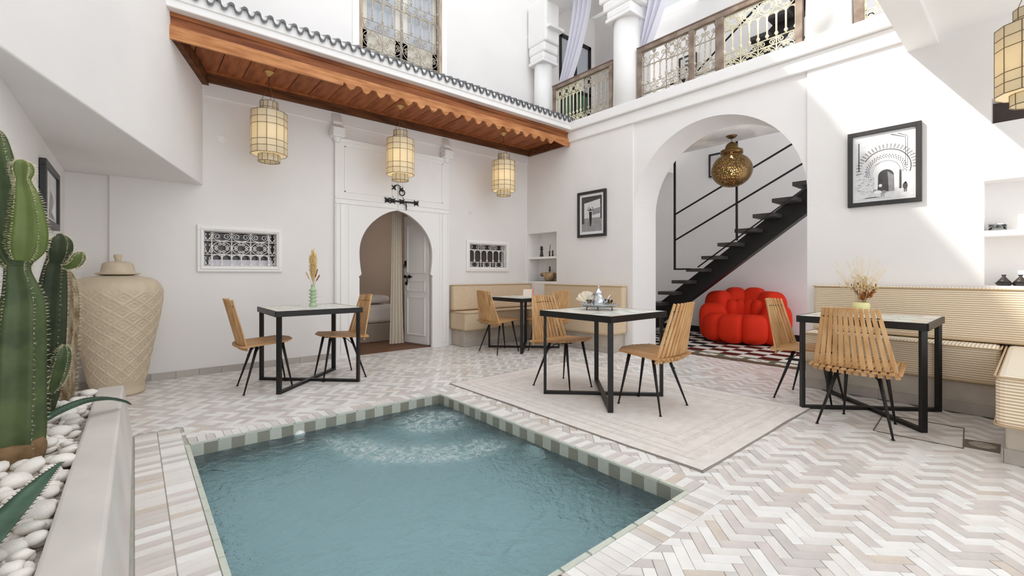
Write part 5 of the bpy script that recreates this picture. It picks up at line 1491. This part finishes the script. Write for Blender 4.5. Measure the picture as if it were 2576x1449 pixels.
# tea set
t = empty('silver_tray', (3.275, 2.62, TZ+.009)); tag(t, 'footed silver tray with pierced rim on the tea table', 'tray')
pr = [(.0, .03), (.13, .03), (.15, .034), (.172, .052), (.178, .056), (.172, .05), (.15, .028), (.0, .026)]
MB().lathe(pr, 40).build('dish', silver, t, smooth=True)
for k in range(3):
    a = k*2*PI/3+.75; MB().tube([(.12*math.cos(a), .12*math.sin(a), .03), (.135*math.cos(a), .135*math.sin(a), .015), (.128*math.cos(a), .128*math.sin(a), 0)], [.007, .004, .006], 6).build('foot', dark_iron, t, smooth=True)
for k in range(36):
    a = k*PI/18; MB().ell((.166*math.cos(a), .166*math.sin(a), .0475), (.006, .006, .006), 6, 5).build('rim_bead', silver, t)
t = empty('silver_teapot', (3.275, 2.625, TZ+.0395)); tag(t, 'ornate silver teapot with domed lid in the middle of the tray', 'teapot')
bd = MB().lathe([(.058, 0), (.06, .006), (.056, .014), (.062, .03), (.062, .045), (.05, .075), (.042, .1), (.04, .112), (.043, .116)], 32).build('body', silver, t, smooth=True)
MB().lathe([(.043, .116), (.044, .122), (.034, .134), (.02, .15), (.008, .165), (.007, .172), (.011, .178), (.009, .186), (0, .19)], 28).build('lid', silver, t, smooth=True)
MB().tube([(.055*.85, -.055*.5, .03), (.085*.85, -.085*.5, .045), (.098*.85, -.098*.5, .08), (.122*.85, -.122*.5, .105)], [.014, .01, .007, .006], 8).build('spout', silver, t, smooth=True)
MB().tube([(-.04*.85, .04*.5, .108), (-.075*.85, .075*.5, .112), (-.09*.85, .09*.5, .08), (-.08*.85, .08*.5, .045), (-.056*.85, .056*.5, .03)], .005, 8).build('handle', silver, t, smooth=True)
for i, (dx, dy, lb) in enumerate(((-.085, .045, 'clear tea glass on the tray left of the teapot'), (.085, -.03, 'clear tea glass on the tray right of the teapot'), (.03, -.105, 'clear tea glass at the front of the silver tray'))):
    t = empty('tea_glass', (3.275+dx, 2.62+dy, TZ+.0395)); tag(t, lb, 'glass', 'tea glasses on the tray')
    MB().lathe([(.017, 0), (.018, .005), (.019, .03), (.025, .062), (.0238, .062), (.0178, .03), (.0165, .008), (0, .008)], 24).build('tumbler', glassm, t, smooth=True)
    MB().lathe([(.0184, .03), (.0192, .033), (.0205, .04), (.0198, .04)], 24, cap=False).build('gold_band', brass, t)
o = empty('napkin', (3.185, 2.69, TZ+.04)); tag(o, 'fan-folded cream napkin standing at the left of the tray', 'napkin')
mb = MB()
for k in range(9):
    a = math.radians(35+k*14); b = math.radians(35+(k+1)*14)
    mb.add([(0, 0, .03), (.1*math.cos(a)*.85, -.1*math.cos(a)*.6+(.008 if k % 2 else -.008), .03+.11*math.sin(a)), (.1*math.cos(b)*.85, -.1*math.cos(b)*.6-(.008 if k % 2 else -.008), .03+.11*math.sin(b)), (.012*math.cos(b), -.01*math.cos(b), .03)], [(0, 1, 2, 3)])
x_ = mb.build('folded_cloth', M('cream_napkin', (224, 212, 190), .9), o); md = x_.modifiers.new('s', 'SOLIDIFY'); md.thickness = .002
MB().lathe([(.022, 0), (.026, .012), (.018, .032), (.02, .036)], 16).build('napkin_cup', silver, o, smooth=True)
t = empty('cookie_dish', (3.375, 2.575, TZ+.0395)); tag(t, 'small cream shell-shaped dish at the right end of the tray', 'dish')
MB().lathe([(.0, .004), (.018, .004), (.03, .018), (.034, .03), (.03, .028), (.016, .01), (0, .01)], 20).build('bowl', M('shell_cream', (226, 214, 180), .4), t, smooth=True)
MB().tube([(-.025, 0, .03), (-.01, 0, .05), (.012, 0, .05), (.028, 0, .03)], .004, 6).build('handle', MATS['shell_cream'], t, smooth=True)
# yellow pot with dried grasses
t = empty('flower_pot', (4.80, .985, TZ)); tag(t, 'pale yellow round pot on the table by the ribbed bench', 'pot')
MB().lathe([(.045, 0), (.05, .004), (.06, .025), (.058, .045), (.062, .06), (.06, .085), (.054, .095), (.05, .09), (.05, .03), (0, .02)], 30).build('body', pot_yellow, t, smooth=True)
MB().lathe([(.0595, .048), (.0625, .052), (.0595, .056)], 30, cap=False).build('waist_band', pot_yellow, t, smooth=True)
t = empty('dried_bouquet', (4.80, .985, TZ+.08)); tag(t, 'airy bouquet of dried grasses and brown seed heads in the yellow pot', 'dried flowers')
rp = random.Random(31)
def sprays(n, hmin, hmax, spread, mat, head, name, hr):
    for k in range(n):
        a = rp.uniform(0, 2*PI); s_ = spread*rp.uniform(.25, 1); h = rp.uniform(hmin, hmax)
        tipv = Vector((math.cos(a)*s_, math.sin(a)*s_, h)); mb = MB()
        mb.tube([(math.cos(a)*.02, math.sin(a)*.02, -.03), tipv*.5+Vector((0, 0, .02)), tipv], [.0013, .001, .0006], 4)
        for q in range(head):
            f = rp.uniform(.55, 1.02); p = tipv*f+Vector((rp.uniform(-.014, .014), rp.uniform(-.014, .014), rp.uniform(-.006, .012)))
            mb.tube([tipv*(f-.05), p], .0005, 3); mb.ell(p, (hr*.8, hr*.8, hr*1.6), 6, 4)
        o_ = mb.build(name, mat, t); o_['kind'] = 'stuff'
sprays(38, .16, .40, .19, dry_pale, 18, 'pale_grass', .003)
sprays(16, .12, .26, .12, dry_stem, 12, 'wheat_stem', .005)
sprays(16, .06, .18, .10, dry_brown, 14, 'brown_seed_head', .006)
for dx, dy, h in ((.10, -.17, .33), (-.04, .03, .45), (.04, -.07, .42)):
    mb = MB(); mb.tube([(0, 0, -.03), (dx*.5, dy*.5, h*.55), (dx, dy, h)], .0012, 4)
    for q in range(10): f = .6+.04*q; mb.ell((dx*f+rp.uniform(-.006, .006), dy*f+rp.uniform(-.006, .006), h*f), (.003, .003, .008), 6, 4)
    mb.build('tall_stem', dry_pale, t)
# printed box and magazine on the nook table
t = empty('tissue_box', (4.50, 4.93, TZ), .5); tag(t, 'cream box with coral flower print on the corner nook table', 'box')
MB().prism([(-.075, 0), (.075, 0), (.055, .105), (-.055, .105)], lambda u, v, s_: (u, s_, v), -.06, .06).build('carton', box_white, t, bevel=.004)
for k in range(7):
    z = .02+.014*k; y = -.045+.03*((k*5) % 4); x = .076-.19*z
    fl = MB()
    for q in range(5): a = q*2*PI/5; fl.ell((x, y+.011*math.cos(a), z+.011*math.sin(a)), (.0025, .008, .008), 8, 5)
    fl.build('printed_flower', box_coral, t)
for k in range(6):
    fl = MB()
    for q in range(5): a = q*2*PI/5; fl.ell((.015+.04*(k % 2)+.01*math.cos(a), -.061, .02+.015*k+.01*math.sin(a)), (.008, .0025, .008), 8, 5)
    fl.build('printed_flower', box_coral, t)
t = empty('magazine', (4.33, 4.80, TZ), .4); tag(t, 'thin open magazine lying on the corner nook table', 'magazine')
MB().box(-.10, -.14, 0, .0, .14, .006).build('page_block', mag, t, bevel=.001); MB().box(.001, -.14, 0, .10, .14, .007).build('page_block', mag, t, bevel=.001)

# ------------------------------------------------------------------ things in the niches
def pawn(x, y, z, h, label, stick=False):
    t = empty('carved_figure', (x, y, z)); tag(t, label, 'figurine', 'dark figures in the corner niche'); s_ = h/.2
    MB().lathe([(.036*s_, 0), (.036*s_, .006*s_), (.026*s_, .06*s_), (.021*s_, .12*s_), (.02*s_, .135*s_)], 18).build('robe', figure_dark, t, smooth=True)
    MB().lathe([(.045*s_, .135*s_), (.047*s_, .139*s_), (.02*s_, .145*s_)], 18).build('brim', figure_dark, t)
    MB().lathe([(.016*s_, .14*s_), (.017*s_, .16*s_), (.036*s_, .168*s_), (.037*s_, .172*s_), (.014*s_, .178*s_), (.012*s_, .192*s_), (0, .2*s_)], 18).build('head', figure_dark, t, smooth=True)
    if stick: MB().tube([(0, 0, .19*s_), (.0, -.012, .2*s_+.06), (.003, -.018, .2*s_+.11)], [.004, .006, .002], 6).build('taper', figure_dark, t)
pawn(RX+.055, 5.555, 1.391, .19, 'tall dark carved figure on the niche shelf')
pawn(RX+.055, 5.36, 1.391, .10, 'small dark carved figure with thin taper on the niche shelf', True)
pawn(RX+.05, 5.285, 1.391, .105, 'small dark carved figure nearest the niche edge')
t = empty('driftwood_bowl', (RX+.13, 5.44, .969)); tag(t, 'rustic carved wooden bowl with handle in the lower niche', 'bowl')
MB().lathe([(.06, 0), (.075, .02), (.10, .08), (.115, .135), (.10, .13), (.085, .08), (.05, .03), (0, .03)], 24).build('vessel', wood_rustic, t, smooth=True)
MB().tube([(0, .08, .11), (0, .14, .115), (0, .20, .11)], [.045, .035, .03], 10).build('handle', wood_rustic, t, smooth=True)
MB().tube([(-.02, -.05, .13), (-.02, -.09, .14), (-.015, -.125, .135)], [.04, .03, .02], 10).build('knot', wood_rustic, t, smooth=True)
t = empty('dark_pestle', (RX+.12, 5.42, 1.0)); tag(t, 'dark carved pestle standing in the wooden bowl', 'pestle')
MB().lathe([(.035, 0), (.04, .05), (.025, .11), (.016, .14), (.014, .19), (.018, .21), (.012, .22), (0, .222)], 16).build('shaft', figure_dark, t, smooth=True)
MB().lathe([(.02, .155), (.025, .16), (.02, .165)], 16, cap=False).build('collar', figure_dark, t)
def tagine(y, label, dx=0):
    t = empty('mini_tagine', (RX+.09+dx, y, 1.001)); tag(t, label, 'tagine', 'black mini tagines')
    MB().lathe([(.035, 0), (.04, .004), (.05, .018), (.055, .022), (.048, .022)], 22).build('dish', figure_dark, t, smooth=True)
    MB().lathe([(.046, .023), (.03, .045), (.012, .07), (.009, .074), (.015, .085), (.013, .09), (.0, .088)], 22).build('cone_lid', figure_dark, t, smooth=True)
tagine(.175, 'black mini tagine left in the right niche'); tagine(.085, 'black mini tagine cut by the right picture edge', .02)
t = empty('glass_jar', (RX+.10, .21, 1.451)); tag(t, 'small square glass jar on the right niche shelf', 'jar')
MB().lathe([(.05, 0), (.052, .004), (.052, .05), (.05, .05), (.049, .006), (0, .006)], 24).build('jar_wall', glassm, t, smooth=True)
MB().lathe([(.053, .05), (.053, .058), (0, .06)], 24).build('lid', silver, t)
MB().ell((.0, 0, .022), (.03, .03, .014), 12, 8).build('dried_fruit', figure_dark, t, smooth=True)
